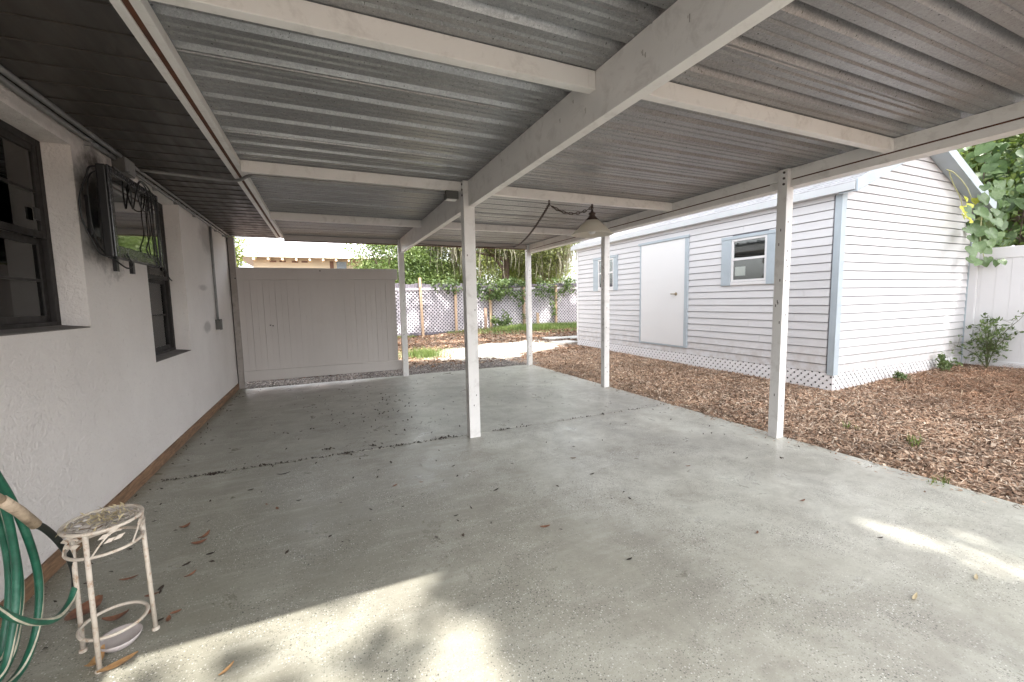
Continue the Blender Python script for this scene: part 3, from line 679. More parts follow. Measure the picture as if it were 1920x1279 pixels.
# ------------------------------------------------------------------ electrical conduit and boxes
def pipe(name, pts, r, label, mat='conduit', clips=()):
    mb = MB(); mb.tube(spline(pts, 6) if len(pts) > 2 else pts, r, 8)
    o = mb.build(name, mat, smooth=True); tag(o, label, 'conduit', 'grey conduits on the house wall')
    for (p, sz) in clips:
        c = MB(); c.box(p[0] - sz, p[0] + sz, p[1] - .01, p[1] + .01, p[2] - sz, p[2] + sz); c.build('clip', 'conduit', o)
    return o
pipe('conduit', [(W + .025, -3, 2.495), (W + .025, 4.15, 2.490)], .017, 'thick grey conduit on the wall above the near window', clips=[((W + .018, 3.78, 2.478), .022)])
pipe('conduit', [(W + .060, -3, 2.512), (W + .060, 4.15, 2.512)], .016, 'upper grey conduit tucked against the dark soffit')
pipe('conduit', [(W + .025, 4.38, 2.485), (W + .025, 8.30, 2.485)], .012, 'thin grey conduit running on to the far wall corner', clips=[((W + .018, y, 2.474), .016) for y in (5.0, 5.6, 6.3, 7.4, 7.9)])
pipe('conduit', [(W + .055, 4.38, 2.508), (W + .055, 8.32, 2.508)], .011, 'second thin conduit under the soffit toward the corner')
pipe('conduit', [(W + .022, 7.05, 2.47), (W + .022, 7.05, 1.20)], .016, 'vertical grey conduit dropping to the small wall box')
pipe('conduit', [(W + .06, 4.52, 2.512), (-.70, 4.52, 2.488), (-.5, 4.15, 2.445), (-.30, 4.10, 2.438), (1.14, 4.10, 2.438)], .013, 'long conduit crossing the soffit and following the rafter')
jb = thing('junction_box', (W + .05, 4.26, 2.47), 'dark square junction box on the conduit above the television', 'electrical box', 'electrical boxes')
mb = MB(); mb.box(W, W + .075, 4.17, 4.36, 2.40, 2.52); mb.build('box', 'dark_box', jb, bevel=.004)
mb = MB(); mb.box(W + .0755, W + .083, 4.18, 4.35, 2.408, 2.515); mb.build('cover', 'conduit', jb, bevel=.002)
ob = thing('outlet_box', (W + .03, 7.05, 1.14), 'small grey outlet box at the foot of the vertical conduit', 'electrical box', 'electrical boxes')
mb = MB(); mb.box(W, W + .05, 7.0, 7.11, 1.06, 1.20); mb.build('box', 'dark_box', ob, bevel=.004)
mb = MB(); mb.box(W + .0505, W + .06, 6.995, 7.115, 1.055, 1.205); mb.build('cover', 'dark_box', ob, bevel=.004)
rb = thing('outlet_box', (1.2, 4.05, 2.42), 'dark outlet box under the rafter beside the centre beam', 'electrical box', 'electrical boxes')
mb = MB(); mb.box(1.13, 1.255, 4.045, 4.14, 2.375, 2.450); mb.build('box', 'dark_box', rb, bevel=.004)
mb = MB(); mb.box(1.145, 1.24, 4.06, 4.125, 2.366, 2.3745); mb.build('cover', 'vinyl_white', rb, bevel=.001)

# ------------------------------------------------------------------ television on the wall
tv = thing('television', (-1.25, 3.85, 1.98), 'black wall mounted television facing the yard, draped with cables', 'television')
TX, TY0, TY1, TZ0, TZ1 = -1.17, 3.43, 4.28, 1.70, 2.26
mb = MB(); mb.box(TX - .05, TX - .001, TY0, TY1, TZ0, TZ1)
mb.hexa([(TX - .105, TY0 + .14, TZ0 + .06), (TX - .051, TY0 + .05, TZ0 + .03), (TX - .051, TY1 - .05, TZ0 + .03), (TX - .105, TY1 - .14, TZ0 + .06), (TX - .105, TY0 + .14, TZ1 - .08), (TX - .051, TY0 + .05, TZ1 - .05), (TX - .051, TY1 - .05, TZ1 - .05), (TX - .105, TY1 - .14, TZ1 - .08)])
mb.build('body', 'black_plastic', tv, bevel=.008)
mb = MB(); bz = .045; mb.box(TX, TX + .012, TY0, TY0 + bz, TZ0, TZ1); mb.box(TX, TX + .012, TY1 - bz, TY1, TZ0, TZ1); mb.box(TX, TX + .012, TY0 + bz, TY1 - bz, TZ1 - bz, TZ1); mb.box(TX, TX + .012, TY0 + bz, TY1 - bz, TZ0, TZ0 + .075)
mb.build('bezel', 'tv_bezel', tv, bevel=.005)
mb = MB(); mb.box(TX + .0005, TX + .004, TY0 + bz, TY1 - bz, TZ0 + .075, TZ1 - bz); mb.build('screen', 'screen', tv)
mb = MB(); mb.box(W, W + .02, 3.70, 4.0, 1.86, 2.12); mb.box(W + .02, TX - .105, 3.80, 3.84, 1.94, 2.04); mb.box(W + .02, TX - .105, 3.90, 3.94, 1.94, 2.04); mb.build('wall_bracket', 'black_plastic', tv, bevel=.003)
for yy in (3.49, 3.74):
    mb = MB(); mb.box(TX - .035, TX - .015, yy, yy + .035, TZ0 - .085, TZ0 - .001); mb.build('stand_tab', 'black_plastic', tv)
def cable(pts, r, label): 
    mb = MB(); mb.tube(spline(pts, 10), r * .72, 6); return tag(mb.build('power_cable', 'cable', smooth=True), label, 'cable', 'black cables hung on the television')
fx = TX + .022
cable([(W + .08, 4.24, 2.42), (-1.28, 4.0, 2.36), (-1.22, 3.7, 2.315), (TX - .02, 3.62, 2.275), (fx, 3.7, 2.20), (fx, 3.72, 2.05), (fx + .004, 3.80, 2.18), (fx, 3.90, 2.27), (fx - .01, 4.05, 2.25), (fx, 4.02, 2.10), (fx + .006, 3.86, 2.08), (fx + .01, 3.80, 2.20), (fx, 3.93, 2.285), (fx, 4.12, 2.24), (fx, 4.16, 2.12), (fx, 4.17, 1.95), (fx, 4.18, 1.78), (fx, 4.16, 1.70)], .0065, 'tangled black cable looped over the top of the television')
cable([(TX + .0, 4.08, 2.268), (fx, 4.03, 2.20), (fx, 3.99, 2.05), (fx, 4.0, 1.92), (fx, 3.93, 1.84), (fx, 3.90, 1.80), (fx + .0, 3.96, 1.745)], .0055, 'wavy black cable hanging down the middle of the screen')
cable([(TX, 4.14, 2.268), (fx, 4.10, 2.15), (fx, 4.08, 1.95), (fx, 4.09, 1.80), (fx, 4.15, 1.72), (TX + .01, 4.12, 1.685), (TX - .01, 4.0, 1.69)], .0055, 'black cable hanging right of the wavy one and under the screen')
cable([(TX, 4.20, 2.268), (fx, 4.21, 2.2), (fx, 4.22, 2.0), (fx, 4.24, 1.80), (fx, 4.25, 1.70), (fx + .01, 4.30, 1.62), (fx + .01, 4.36, 1.60)], .0065, 'black cable with a plug hanging at the right screen edge')
arc = [(TX - .07 - .055 * math.sin(math.pi * t), 3.44 - .045 * math.sin(math.pi * t), 2.24 - .52 * t) for t in np.linspace(0, 1, 9)]
cable([(TX - .03, 3.6, 2.275)] + arc + [(TX - .02, 3.46, 1.69), (fx - .01, 3.56, 1.64), (fx, 3.62, 1.67), (fx, 3.55, 1.73)], .0075, 'thick black cable looping out behind the left television edge')
cable([(TX - .06, 3.6, 2.272), (TX - .08, 3.43, 2.18), (TX - .085, 3.405, 2.0), (TX - .08, 3.43, 1.80), (TX - .06, 3.52, 1.70)], .006, 'inner black cable loop behind the left television edge')

# ------------------------------------------------------------------ pendant lamp on a swagged chain
lamp = thing('pendant_lamp', (2.83, 4.09, 2.2), 'frosted cone pendant lamp with bronze cap hanging under the rafter', 'lamp')
LC = np.array([2.833, 4.088, 0.])
prof = [(.035, 2.295), (.06, 2.28), (.12, 2.225), (.19, 2.155), (.232, 2.118), (.236, 2.112)]
mb = MB(); mb.lathe([(r, z) for r, z in prof] + [(r - .004, z - .001) for r, z in prof[::-1]], LC, 40); mb.build('lamp_shade', 'lamp_glass', lamp, smooth=True)
mb = MB(); mb.lathe([(.001, 2.385), (.014, 2.38), (.018, 2.36), (.040, 2.352), (.040, 2.338), (.030, 2.33), (.038, 2.318), (.05, 2.30), (.078, 2.272), (.074, 2.270), (.03, 2.292), (.001, 2.292)], LC, 28); mb.build('cap', 'lamp_cap', lamp, smooth=True)
mb = MB(); mb.lathe([(.001, 2.292), (.02, 2.285), (.022, 2.24), (.038, 2.21), (.05, 2.175), (.045, 2.145), (.025, 2.122), (.001, 2.115)], LC, 20); mb.build('bulb', 'shed_door', lamp, smooth=True)
def links(mb, path, r=.0045, L=.046):
    pts = [np.array(p) for p in path]; d = [0.]
    for a, b in zip(pts, pts[1:]): d.append(d[-1] + np.linalg.norm(b - a))
    def at(s):
        i = min(np.searchsorted(d, s, 'right') - 1, len(pts) - 2); t = (s - d[i]) / max(d[i + 1] - d[i], 1e-9); return pts[i] * (1 - t) + pts[i + 1] * t
    s = 0.; k = 0
    while s + L < d[-1]:
        a, b = at(s), at(s + L); c = (a + b) / 2; t = _n(b - a); up = np.array([0, 0, 1.]) if abs(t[2]) < .9 else np.array([1., 0, 0]); u = _n(np.cross(t, up)); v = np.cross(t, u)
        q = u if k % 2 else v
        ring = [c + t * math.cos(th) * L * .62 + q * math.sin(th) * L * .30 for th in np.linspace(0, 2 * math.pi, 9)]
        mb.tube(ring, r, 5, cap=False); s += L; k += 1
    mb.tube(path, .0035, 5)
H1, H2 = np.array([2.833, 4.088, 2.448]), np.array([2.28, 4.088, 2.448])
end = on((962, 463), 1, 8.06); end2 = np.array([1.62, 8.06, 2.49])
def sag(a, b, s_, n=18): return [a + (b - a) * t - np.array([0, 0, s_ * 4 * t * (1 - t)]) for t in np.linspace(0, 1, n)]
mb = MB(); lk = [np.array([2.833, 4.088, 2.385]), np.array([2.833, 4.088, 2.44])]
links(mb, lk); links(mb, sag(H1 - [0, 0, .03], H2 - [0, 0, .04], .085)); links(mb, sag(H2 - [0, 0, .04], np.array(end), .10, 26)); mb.tube(sag(np.array(end), end2, .03, 10), .006, 6)
mb.build('chain', 'lamp_cap', lamp)
for H in (H1, H2):
    mb = MB(); ring = [H + np.array([0, .014 * math.sin(t), -.02 + .022 * math.cos(t)]) for t in np.linspace(0, 5.2, 12)]; mb.tube(ring, .004, 6); mb.tube([H + [0, 0, .001], H + [0, 0, -.006]], .012, 8); mb.build('hook', 'lamp_cap', lamp)

# ------------------------------------------------------------------ plant stand and dish
ST = np.array([-.85, 2.13, 0.])
stand = thing('plant_stand', tuple(ST), 'chipped white iron plant stand with a pierced round top on the slab', 'plant stand')
TR = .118; TZ = .545
def circ(c, r, z, n=36): return [np.array([c[0] + r * math.cos(t), c[1] + r * math.sin(t), z]) for t in np.linspace(0, 2 * math.pi, n + 1)]
mb = MB(); mb.tube(circ(ST, TR, TZ), .007, 8, cap=False); mb.tube(circ(ST, TR - .004, TZ - .095), .006, 8, cap=False); mb.build('rim', 'iron_white', stand, smooth=True)
mb = MB()
for k in range(9):      # pierced scroll pattern of the tray
    a0 = k * 2 * math.pi / 9; pts = []
    for t in np.linspace(0, 1, 14):
        rr = TR * (1 - .95 * t); aa = a0 + 2.2 * t; pts.append((ST[0] + rr * math.cos(aa), ST[1] + rr * math.sin(aa), TZ - .002))
    mb.tube(pts, .0042, 6); pts = [(ST[0] + (.07 + .025 * math.cos(t)) * math.cos(a0 + .35 * math.sin(t)), ST[1] + (.07 + .025 * math.cos(t)) * math.sin(a0 + .35 * math.sin(t)), TZ) for t in np.linspace(0, 2 * math.pi, 14)]; mb.tube(pts, .0038, 6, cap=False)
mb.tube(circ(ST, .045, TZ), .004, 6, cap=False); 
mb.build('tray_grille', 'iron_tray', stand, smooth=True)
for k, a in enumerate((R(-95), R(25), R(165))):
    p = ST + np.array([math.cos(a), math.sin(a), 0]) * (TR - .004); q = ST + np.array([math.cos(a), math.sin(a), 0]) * (TR + .004)
    mb = MB(); mb.tube([p + [0, 0, TZ - .006], q + [0, 0, .006]], .0085, 10); mb.lathe([(.001, .012), (.014, .008), (.014, .0)], q, 12); mb.build('leg', 'iron_white', stand, smooth=True)
mb = MB(); mb.tube(circ(ST, TR - .014, .118), .0065, 8, cap=False); mb.build('lower_ring', 'iron_white', stand, smooth=True)
mb = MB()
for k in range(6):
    a0 = R(-95) + k * math.pi / 3 + .12; pts = []
    for t in np.linspace(0, 1, 12):
        aa = a0 + .75 * t; pts.append((ST[0] + TR * math.cos(aa), ST[1] + TR * math.sin(aa), TZ - .09 + .075 * math.sin(t * 1.9)))
    mb.tube(pts, .0032, 6)
    for t, dz in ((.45, .012), (.6, -.02), (.75, .01), (.9, -.025)):
        aa = a0 + .75 * t; c = np.array([ST[0] + (TR + .002) * math.cos(aa), ST[1] + (TR + .002) * math.sin(aa), TZ - .09 + .075 * math.sin(t * 1.9) + dz]); tg = np.array([-math.sin(aa), math.cos(aa), .35]); tg = _n(tg); nn = np.array([math.cos(aa), math.sin(aa), 0]); u = _n(np.cross(nn, tg))
        mb.prism([c - tg * .02, c - u * .008, c + tg * .02, c + u * .008], nn * .004)
mb.build('leaf_scroll', 'iron_white', stand)
# dry leaves on the tray
C = np.column_stack([ST[0] + rng.normal(0, .05, 90), ST[1] + rng.normal(0, .05, 90), TZ + .006 + rng.uniform(0, .008, 90)])
V, Fc = leaves(C, .034, .22, .2, up=6); V[:, 2] = np.clip(V[:, 2], TZ + .003, TZ + .02); o = npmesh('dry_leaves', V, Fc, 'dry_pale'); tag(o, 'dry straw coloured leaf scraps lying on the plant stand', 'dry leaves', kind='stuff')
dc = np.array([-.845, 2.145, 0.])
mb = MB(); mb.lathe([(.001, .022), (.05, .022), (.060, .026), (.068, .036), (.072, .035), (.066, .022), (.052, .006), (.046, .001), (.001, .001)], dc, 32)
tag(mb.build('dish', 'dish', smooth=True), 'pale pink dish on the slab under the plant stand', 'dish')

# ------------------------------------------------------------------ garden hose hung in coils at the left edge
def striped(mb, path, r, n=12):
    P = [np.array(p, float) for p in path]; k = len(P); u = None; rings = []
    for i in range(k):
        d = _n(P[min(i + 1, k - 1)] - P[max(i - 1, 0)] + 1e-12)
        if u is None: u = _n(np.cross(d, np.array([.3, -.9, .2])))
        u = _n(u - d * u.dot(d)); w_ = np.cross(d, u); tw = i * .05
        rings += [P[i] + r * (math.cos(2 * math.pi * j / n + tw) * u + math.sin(2 * math.pi * j / n + tw) * w_) for j in range(n)]
    b = len(mb.v); mb.v += [tuple(p) for p in rings]
    for i in range(k - 1):
        for j in range(n):
            mb.f.append((b + i * n + j, b + i * n + (j + 1) % n, b + (i + 1) * n + (j + 1) % n, b + (i + 1) * n + j)); mb.mi.append(1 if j in (0, 1, 5) else 0)
    return mb
hose = thing('garden_hose', (-1.25, 2.25, .5), 'green garden hose with pale stripes hanging in coils by the wall', 'hose')
def hp(px, x): return on(px, 0, x)
mb = MB()
# hanging bights of the coil: seen legs given as sight points on planes in front of the wall
for xs_, pts in (( -1.07, [(-160, 860), (-60, 830), (5, 910), (45, 990), (70, 1070), (73, 1140), (60, 1210), (25, 1275), (-60, 1330), (-180, 1300)]),
                 (-1.10, [(-140, 900), (-50, 870), (-5, 920), (22, 1010), (36, 1090), (34, 1160), (20, 1230), (-20, 1290), (-100, 1310)]),
                 (-1.13, [(-120, 930), (-50, 900), (-12, 950), (12, 1030), (18, 1100), (12, 1170), (-5, 1240), (-60, 1280)]),
                 (-1.085, [(-90, 900), (-30, 880), (8, 950), (28, 1040), (30, 1120), (22, 1190), (5, 1260), (-40, 1300), (-120, 1290)])):
    striped(mb, spline([hp(p, xs_) for p in pts], 10), .0125)
striped(mb, spline([hp(p, -.97) for p in [(-120, 1050), (-60, 1110), (0, 1146), (30, 1160), (66, 1167), (105, 1160), (130, 1130), (141, 1100)]], 10), .0112)
mb.build('coil', ['hose_green', 'hose_stripe'], hose, smooth=True)
mb = MB(); mb.tube(spline([hp(p, -.97) for p in [(141, 1100), (140, 1075), (130, 1045), (110, 1015), (85, 992), (66, 983)]], 10), .0114, 12); mb.build('black_end', 'hose_black', hose, smooth=True)
mb = MB(); mb.tube([hp(p, -.97) for p in [(67, 984), (35, 958), (2, 938)]], .0165, 12); mb.tube([hp(p, -.97) for p in [(2, 938), (-60, 900), (-110, 880)]], .0135, 10); mb.build('sleeve', 'hose_rust', hose, smooth=True)
hg = np.array([-1.3, 1.55, .86])
mb = MB(); mb.box(W + .001, W + .02, hg[1] - .14, hg[1] + .08, hg[2] - .10, hg[2] + .06); mb.box(W + .02, -1.0, hg[1] - .10, hg[1] + .05, hg[2] - .06, hg[2] - .03); mb.box(-1.0, -.985, hg[1] - .10, hg[1] + .05, hg[2] - .06, hg[2] + .04); tag(mb.build('hose_hanger', 'black_plastic', bevel=.004), 'black wall hanger holding the green hose coils', 'hose hanger')

# ------------------------------------------------------------------ mulch, gravel, litter, grass
def chips(n, area, L, Wd, tilt=.35, lift=.012, g=rng):
    C = area(n); C = C[:n]; n = len(C); z = gz(C[:, 0], C[:, 1]) + g.uniform(.002, lift, n)
    th = g.uniform(0, 2 * math.pi, n); d = np.column_stack([np.cos(th), np.sin(th), g.normal(0, tilt, n)]); d = unit(d)
    s = unit(np.cross(d, np.column_stack([g.normal(0, tilt, n), g.normal(0, tilt, n), np.ones(n)]))); nn = np.cross(s, d)
    l = (L * g.uniform(.4, 1.5, n))[:, None] * .5; w_ = (Wd * g.uniform(.5, 1.4, n))[:, None] * .5; c = np.column_stack([C, z]); bend = g.normal(0, .22, n)[:, None] * l
    V = np.stack([c - d * l - s * w_ * .6, c - d * l + s * w_ * .5, c + s * w_ + nn * bend, c - s * w_ + nn * bend, c + d * l + s * w_ * .5, c + d * l - s * w_ * .4], 1).reshape(-1, 3)
    i = np.arange(n)[:, None] * 6
    return V, np.concatenate([np.concatenate([i, i + 3, i + 2, i + 1], 1), np.concatenate([i + 3, i + 5, i + 4, i + 2], 1)], 0)
def edge_noise(t): return .05 * np.sin(t * 3.1) + .04 * np.sin(t * 7.7 + 1)
def mulch_area(n):
    out = []; tot = 0
    while tot < n:
        P = np.column_stack([rng.uniform(4.01, 10.1, n), rng.uniform(-3.2, 10.4, n)]); x, y = P[:, 0], P[:, 1]
        k = ~((x > SHX + .03) & (y > SHY + .03)) & (y < 9.9 + edge_noise(x) - .55 * np.clip(5.4 - x, 0, 2)) & (rng.random(n) < np.clip(1.15 - .05 * np.hypot(x, y), .35, 1))
        k &= x > 4.055 + .022 * np.sin(y * 7) + .018 * np.sin(y * 23) + .015 * np.sin(y * 51)
        out.append(P[k]); tot += k.sum()
    return np.concatenate(out)
p1 = chips(120000, mulch_area, .048, .012); p2 = chips(26000, mulch_area, .035, .022, .5); p3 = chips(22000, mulch_area, .12, .005, .25, .03)
def spill_area(n):      # bits kicked on to the slab
    y = rng.uniform(.3, 8.0, n); return np.column_stack([4.06 - np.abs(rng.normal(0, .10, n)), y])
p4 = chips(420, spill_area, .035, .010, .12, .006); p4[0][:, 2] = np.clip(p4[0][:, 2] + .012, .001, .02)
V, Fc = merge([p1, p2, p3, p4]); o = npmesh('mulch', V, Fc, 'mulch'); tag(o, 'brown shredded bark mulch between the slab and the shed', 'mulch', kind='stuff')
# pale pine needles drift by the vinyl fence
def needle_area(n):
    P = np.column_stack([rng.normal(8.4, 1.0, 4 * n), rng.normal(2.2, .75, 4 * n)]); k = (P[:, 1] < SHY - .05) & (P[:, 0] < 10.05); return P[k]
V, Fc = chips(9000, needle_area, .20, .006, .22, .06); o = npmesh('pine_needles', V, Fc, 'litter'); tag(o, 'drift of dry pine needles on the mulch near the vinyl fence', 'pine needles', kind='stuff')
n = 15000; P = np.column_stack([rng.uniform(-3.0, 4.3, n), 8.15 + rng.uniform(0, 1, n) ** 1.1 * (1.15 + 0.25 * rng.random(n))]); P = P[~((P[:, 0] < W) & (P[:, 1] < 8.42))]
n = len(P); r = rng.uniform(.006, .019, n); c = np.column_stack([P, gz(P[:, 0], P[:, 1]) + r * .5])
dirs = np.array([[1, 0, 0], [-1, 0, 0], [0, 1, 0], [0, -1, 0], [0, 0, .75], [0, 0, -.75]], float)
V = (c[:, None, :] + dirs[None] * (r[:, None, None] * rng.uniform(.7, 1.3, (n, 6, 1)))).reshape(-1, 3)
tri = np.array([[0, 2, 4], [2, 1, 4], [1, 3, 4], [3, 0, 4], [2, 0, 5], [1, 2, 5], [3, 1, 5], [0, 3, 5]])
Fc = (np.arange(n)[:, None, None] * 6 + tri[None]).reshape(-1, 3); o = npmesh('gravel', V, Fc, 'gravel'); tag(o, 'grey gravel strip along the far edge of the slab', 'gravel', kind='stuff')
def litter_area(n):
    P = np.column_stack([rng.uniform(-2, 12, 3 * n), rng.uniform(9.0, 17.9, 3 * n)]); x, y = P[:, 0], P[:, 1]
    sand = np.hypot((x - 4.3) / 2.0, (y - 11.0) / 1.7) < .9 + .25 * np.sin(x * 5) * np.sin(y * 4)
    k = ~((x > SHX - .05) & (y < SHY2 + .2)) & (~sand | (rng.random(3 * n) < .06)) ; return P[k]
V, Fc = chips(16000, litter_area, .09, .04, .4, .02); o = npmesh('leaf_litter', V, Fc, 'litter'); tag(o, 'brown leaf litter over the yard before the lattice fence', 'leaf litter', kind='stuff')
def blades(P, h, wd, mat, name, label, g=rng):
    n = len(P); z = gz(P[:, 0], P[:, 1]) - .01; th = g.uniform(0, 6.283, n); d = np.column_stack([np.cos(th), np.sin(th), np.zeros(n)]); s = np.column_stack([-np.sin(th), np.cos(th), np.zeros(n)])
    b = np.column_stack([P, z]); H = (h * g.uniform(.5, 1.3, n))[:, None]; ln = g.uniform(.1, .7, n)[:, None]
    V = np.stack([b - s * wd, b + s * wd, b + d * H * ln * .4 + s * wd * .7 + [0, 0, 1] * H * .6, b + d * H * ln * .4 - s * wd * .7 + [0, 0, 1] * H * .6, b + d * H * ln + [0, 0, 1] * H * (1 - ln * .35)], 1).reshape(-1, 3)
    i = np.arange(n)[:, None] * 5
    Fq = np.concatenate([np.concatenate([i, i + 1, i + 2], 1), np.concatenate([i, i + 2, i + 3], 1), np.concatenate([i + 3, i + 2, i + 4], 1)], 0)
    o = npmesh(name, V, Fq, mat); return tag(o, label, 'grass', kind='stuff')
g1 = np.column_stack([rng.normal(2.35, .22, 1300), rng.normal(11.1, .25, 1300)]); g2 = np.column_stack([rng.normal(2.6, .9, 700), rng.normal(12.0, .8, 700)])
blades(g1, .22, .004, 'grass', 'grass', 'bright green grass tuft in the sunny sand behind the panel post')
blades(g2, .07, .004, 'grass', 'grass', 'thin short grass scattered behind the bright tuft')
g3 = np.column_stack([rng.normal(8.8, 1.3, 9000), rng.normal(16.2, .7, 9000)]); g3 = g3[(g3[:, 1] < 17.8)]; blades(g3, .20, .006, 'grass', 'grass', 'long green grass between the shed end and the lattice fence')
g4 = np.column_stack([rng.uniform(-2, 8, 2200), 17.4 + rng.normal(0, .25, 2200)]); g4 = g4[np.sin(g4[:, 0] * 2.7) > .1]; blades(g4, .14, .006, 'grass', 'grass', 'ragged grass along the foot of the lattice fence')
wp = [(1115, 775 - 14), (1345, 565 + 260), (1760, 895 - 45), (1800, 870 - 60), (1712, 822)]
P = []
for px in ((1712, 826), (1762, 900), (1712, 830), (1590, 800)):
    q = on(px, 2, .03); P += [(q[0] + random.gauss(0, .03), q[1] + random.gauss(0, .03)) for _ in range(22)]
blades(np.array(P), .10, .004, 'grass', 'weed', 'sparse green weeds sprouting from the mulch')
# pavers
for px, lab in (((1040, 637), 'pale square paver farthest left by the shed end'), ((1062, 643), 'pale square paver nearest the mulch by the shed'), ((1078, 636), 'pale square paver against the far shed corner')):
    q = on(px, 2, .12); z = float(gz(q[0], q[1])); a = random.uniform(-.2, .2); mb = MB(); hs_ = .30
    pts = [(q[0] + hs_ * (cx * math.cos(a) - cy * math.sin(a)), q[1] + hs_ * (cx * math.sin(a) + cy * math.cos(a)), z - .03) for cx, cy in ((-1, -1), (1, -1), (1, 1), (-1, 1))]
    mb.prism(pts, (0, 0, .07)); tag(mb.build('paver', 'paver', bevel=.008), lab, 'paver', 'pale pavers by the shed end')

# ------------------------------------------------------------------ fallen leaves on the slab
def fallen(px, L, ang, mat, label, wid=.4, group='fallen leaves on the slab', z=0., curl=.25):
    q = on(px, 2, z); n = 7; V = []
    for i in range(n):
        t = i / (n - 1); w_ = L * wid * .5 * math.sin(math.pi * (t * .9 + .06)) ** .8; zz = z + .003 + curl * L * (2 * t - 1) ** 2 * .5
        for sgn in (-1, 0, 1): V.append(((t - .5) * L, sgn * w_, zz + (abs(sgn) * w_ * .35)))
    ca, sa = math.cos(ang), math.sin(ang); V = [(q[0] + x * ca - y * sa, q[1] + x * sa + y * ca, z_) for x, y, z_ in V]
    top = V + [(x, y, z_ + .0012) for x, y, z_ in V]; m = len(V); f = []
    for i in range(n - 1):
        for j in (0, 1): a = i * 3 + j; f += [(a, a + 3, a + 4, a + 1), (m + a, m + a + 1, m + a + 4, m + a + 3)]
    mb = MB(); mb.add(top, f); o = mb.build('fallen_leaf', mat, smooth=True); return tag(o, label, 'leaf', group)
fallen((160, 1150), .16, 1.2, 'dry_red', 'largest red brown leaf on the slab behind the plant stand', .62, curl=.3)
fallen((218, 1162), .09, .2, 'dry_red', 'curled brown leaf at the right leg of the plant stand', .45, curl=.5)
fallen((180, 1245), .10, 1.4, 'dry_tan', 'orange tan leaf standing at the foot of the plant stand', .4, curl=.7)
fallen((222, 1248), .12, .5, 'dry_tan', 'long orange leaf on the sunlit slab in front of the dish', .3, curl=.2)
fallen((425, 1258), .065, .9, 'dry_tan', 'slim orange leaf alone in the sunlit patch of slab', .22)
fallen((383, 1008), .085, 1.0, 'dry_red', 'upper of two curled red leaves on the slab right of the stand', .35, curl=.5)
fallen((374, 1020), .075, .2, 'dry_red', 'lower of two curled red leaves on the slab right of the stand', .5, curl=.4)
fallen((347, 990), .06, .6, 'dry_red', 'small crumpled red leaf left of the two curled ones', .6, curl=.6)
fallen((242, 1087), .075, .1, 'dry_red', 'narrow red brown leaf right of the plant stand top', .25)
fallen((357, 1080), .06, .8, 'dry_red', 'narrow curved leaf on the slab below the two curled ones', .3, curl=.4)
fallen((285, 1118), .055, .1, 'dry_red', 'flat brown leaf just above the sunlit edge', .4)
fallen((1022, 989), .065, -.2, 'dry_red', 'single reddish leaf on the open slab right of the centre post', .3)
fallen((1830, 1085), .06, .3, 'dry_pale', 'pale tan leaf at the right edge of the slab', .22)
fallen((1715, 1122), .07, .2, 'dry_pale', 'pale tan leaf on the bare slab at lower right', .2)
fallen((532, 890), .10, .1, 'dry_dark', 'long dark strip of leaf on the slab before the joint', .18)
for k, px in enumerate([(300, 1165), (316, 1163), (470, 920), (500, 947), (560, 940), (520, 955), (395, 1040), (330, 1150), (302, 1105), (280, 1150), (350, 1060)]):
    fallen(px, random.uniform(.025, .045), random.uniform(0, 3), 'dry_red' if k % 2 else 'dry_dark', 'small fallen leaf on the shaded slab near the house wall', .45)
for k, px in enumerate([(855, 968), (740, 912), (790, 905), (1110, 890), (1400, 860), (1420, 1000), (960, 870), (1290, 875), (1180, 1050), (1505, 940), (1330, 800), (1650, 1010), (850, 875), (1075, 860), (930, 920)]):
    fallen(px, random.uniform(.03, .055), random.uniform(-.5, .7), random.choice(['dry_dark', 'dry_red', 'dry_dark']), 'small fallen leaf on the open middle of the slab', .3)
# uncountable crumbs: along the joint and strewn over the far slab
def debris(P, L):
    n = len(P); C = np.column_stack([P, np.full(n, .004)]); V, Fc = leaves(C, L, .5, .2, up=4); V[:, 2] = np.clip(V[:, 2], .0015, .02); return V, Fc
jx = np.concatenate([rng.uniform(-1.25, 1.2, 240), rng.normal(1.75, .12, 30), rng.uniform(1.9, 4.0, 50)]); jy = 4.10 + rng.normal(0, .010, len(jx))
sc = np.column_stack([rng.uniform(-1.2, 3.9, 230), rng.uniform(2.2, 8.0, 230)]); far = np.column_stack([rng.normal(.6, .55, 150), rng.normal(5.3, .9, 150)]); wl = np.column_stack([W + .04 + np.abs(rng.normal(0, .10, 90)), rng.uniform(2.0, 8.0, 90)])
jc = np.repeat([[-.55, 4.12], [.15, 4.1], [.62, 4.1], [.35, 4.22], [-.05, 4.3], [-.9, 4.1], [1.05, 4.12], [3.0, 4.1]], 9, 0) + rng.normal(0, .02, (72, 2)) * [1.4, .7]
V, Fc = merge([debris(np.column_stack([jx, jy]), .030), debris(sc, .030), debris(far, .036), debris(wl, .028), debris(jc, .042)])
o = npmesh('leaf_debris', V, Fc, 'dry_dark'); tag(o, 'dark leaf crumbs along the slab joint and strewn about', 'leaf debris', kind='stuff')

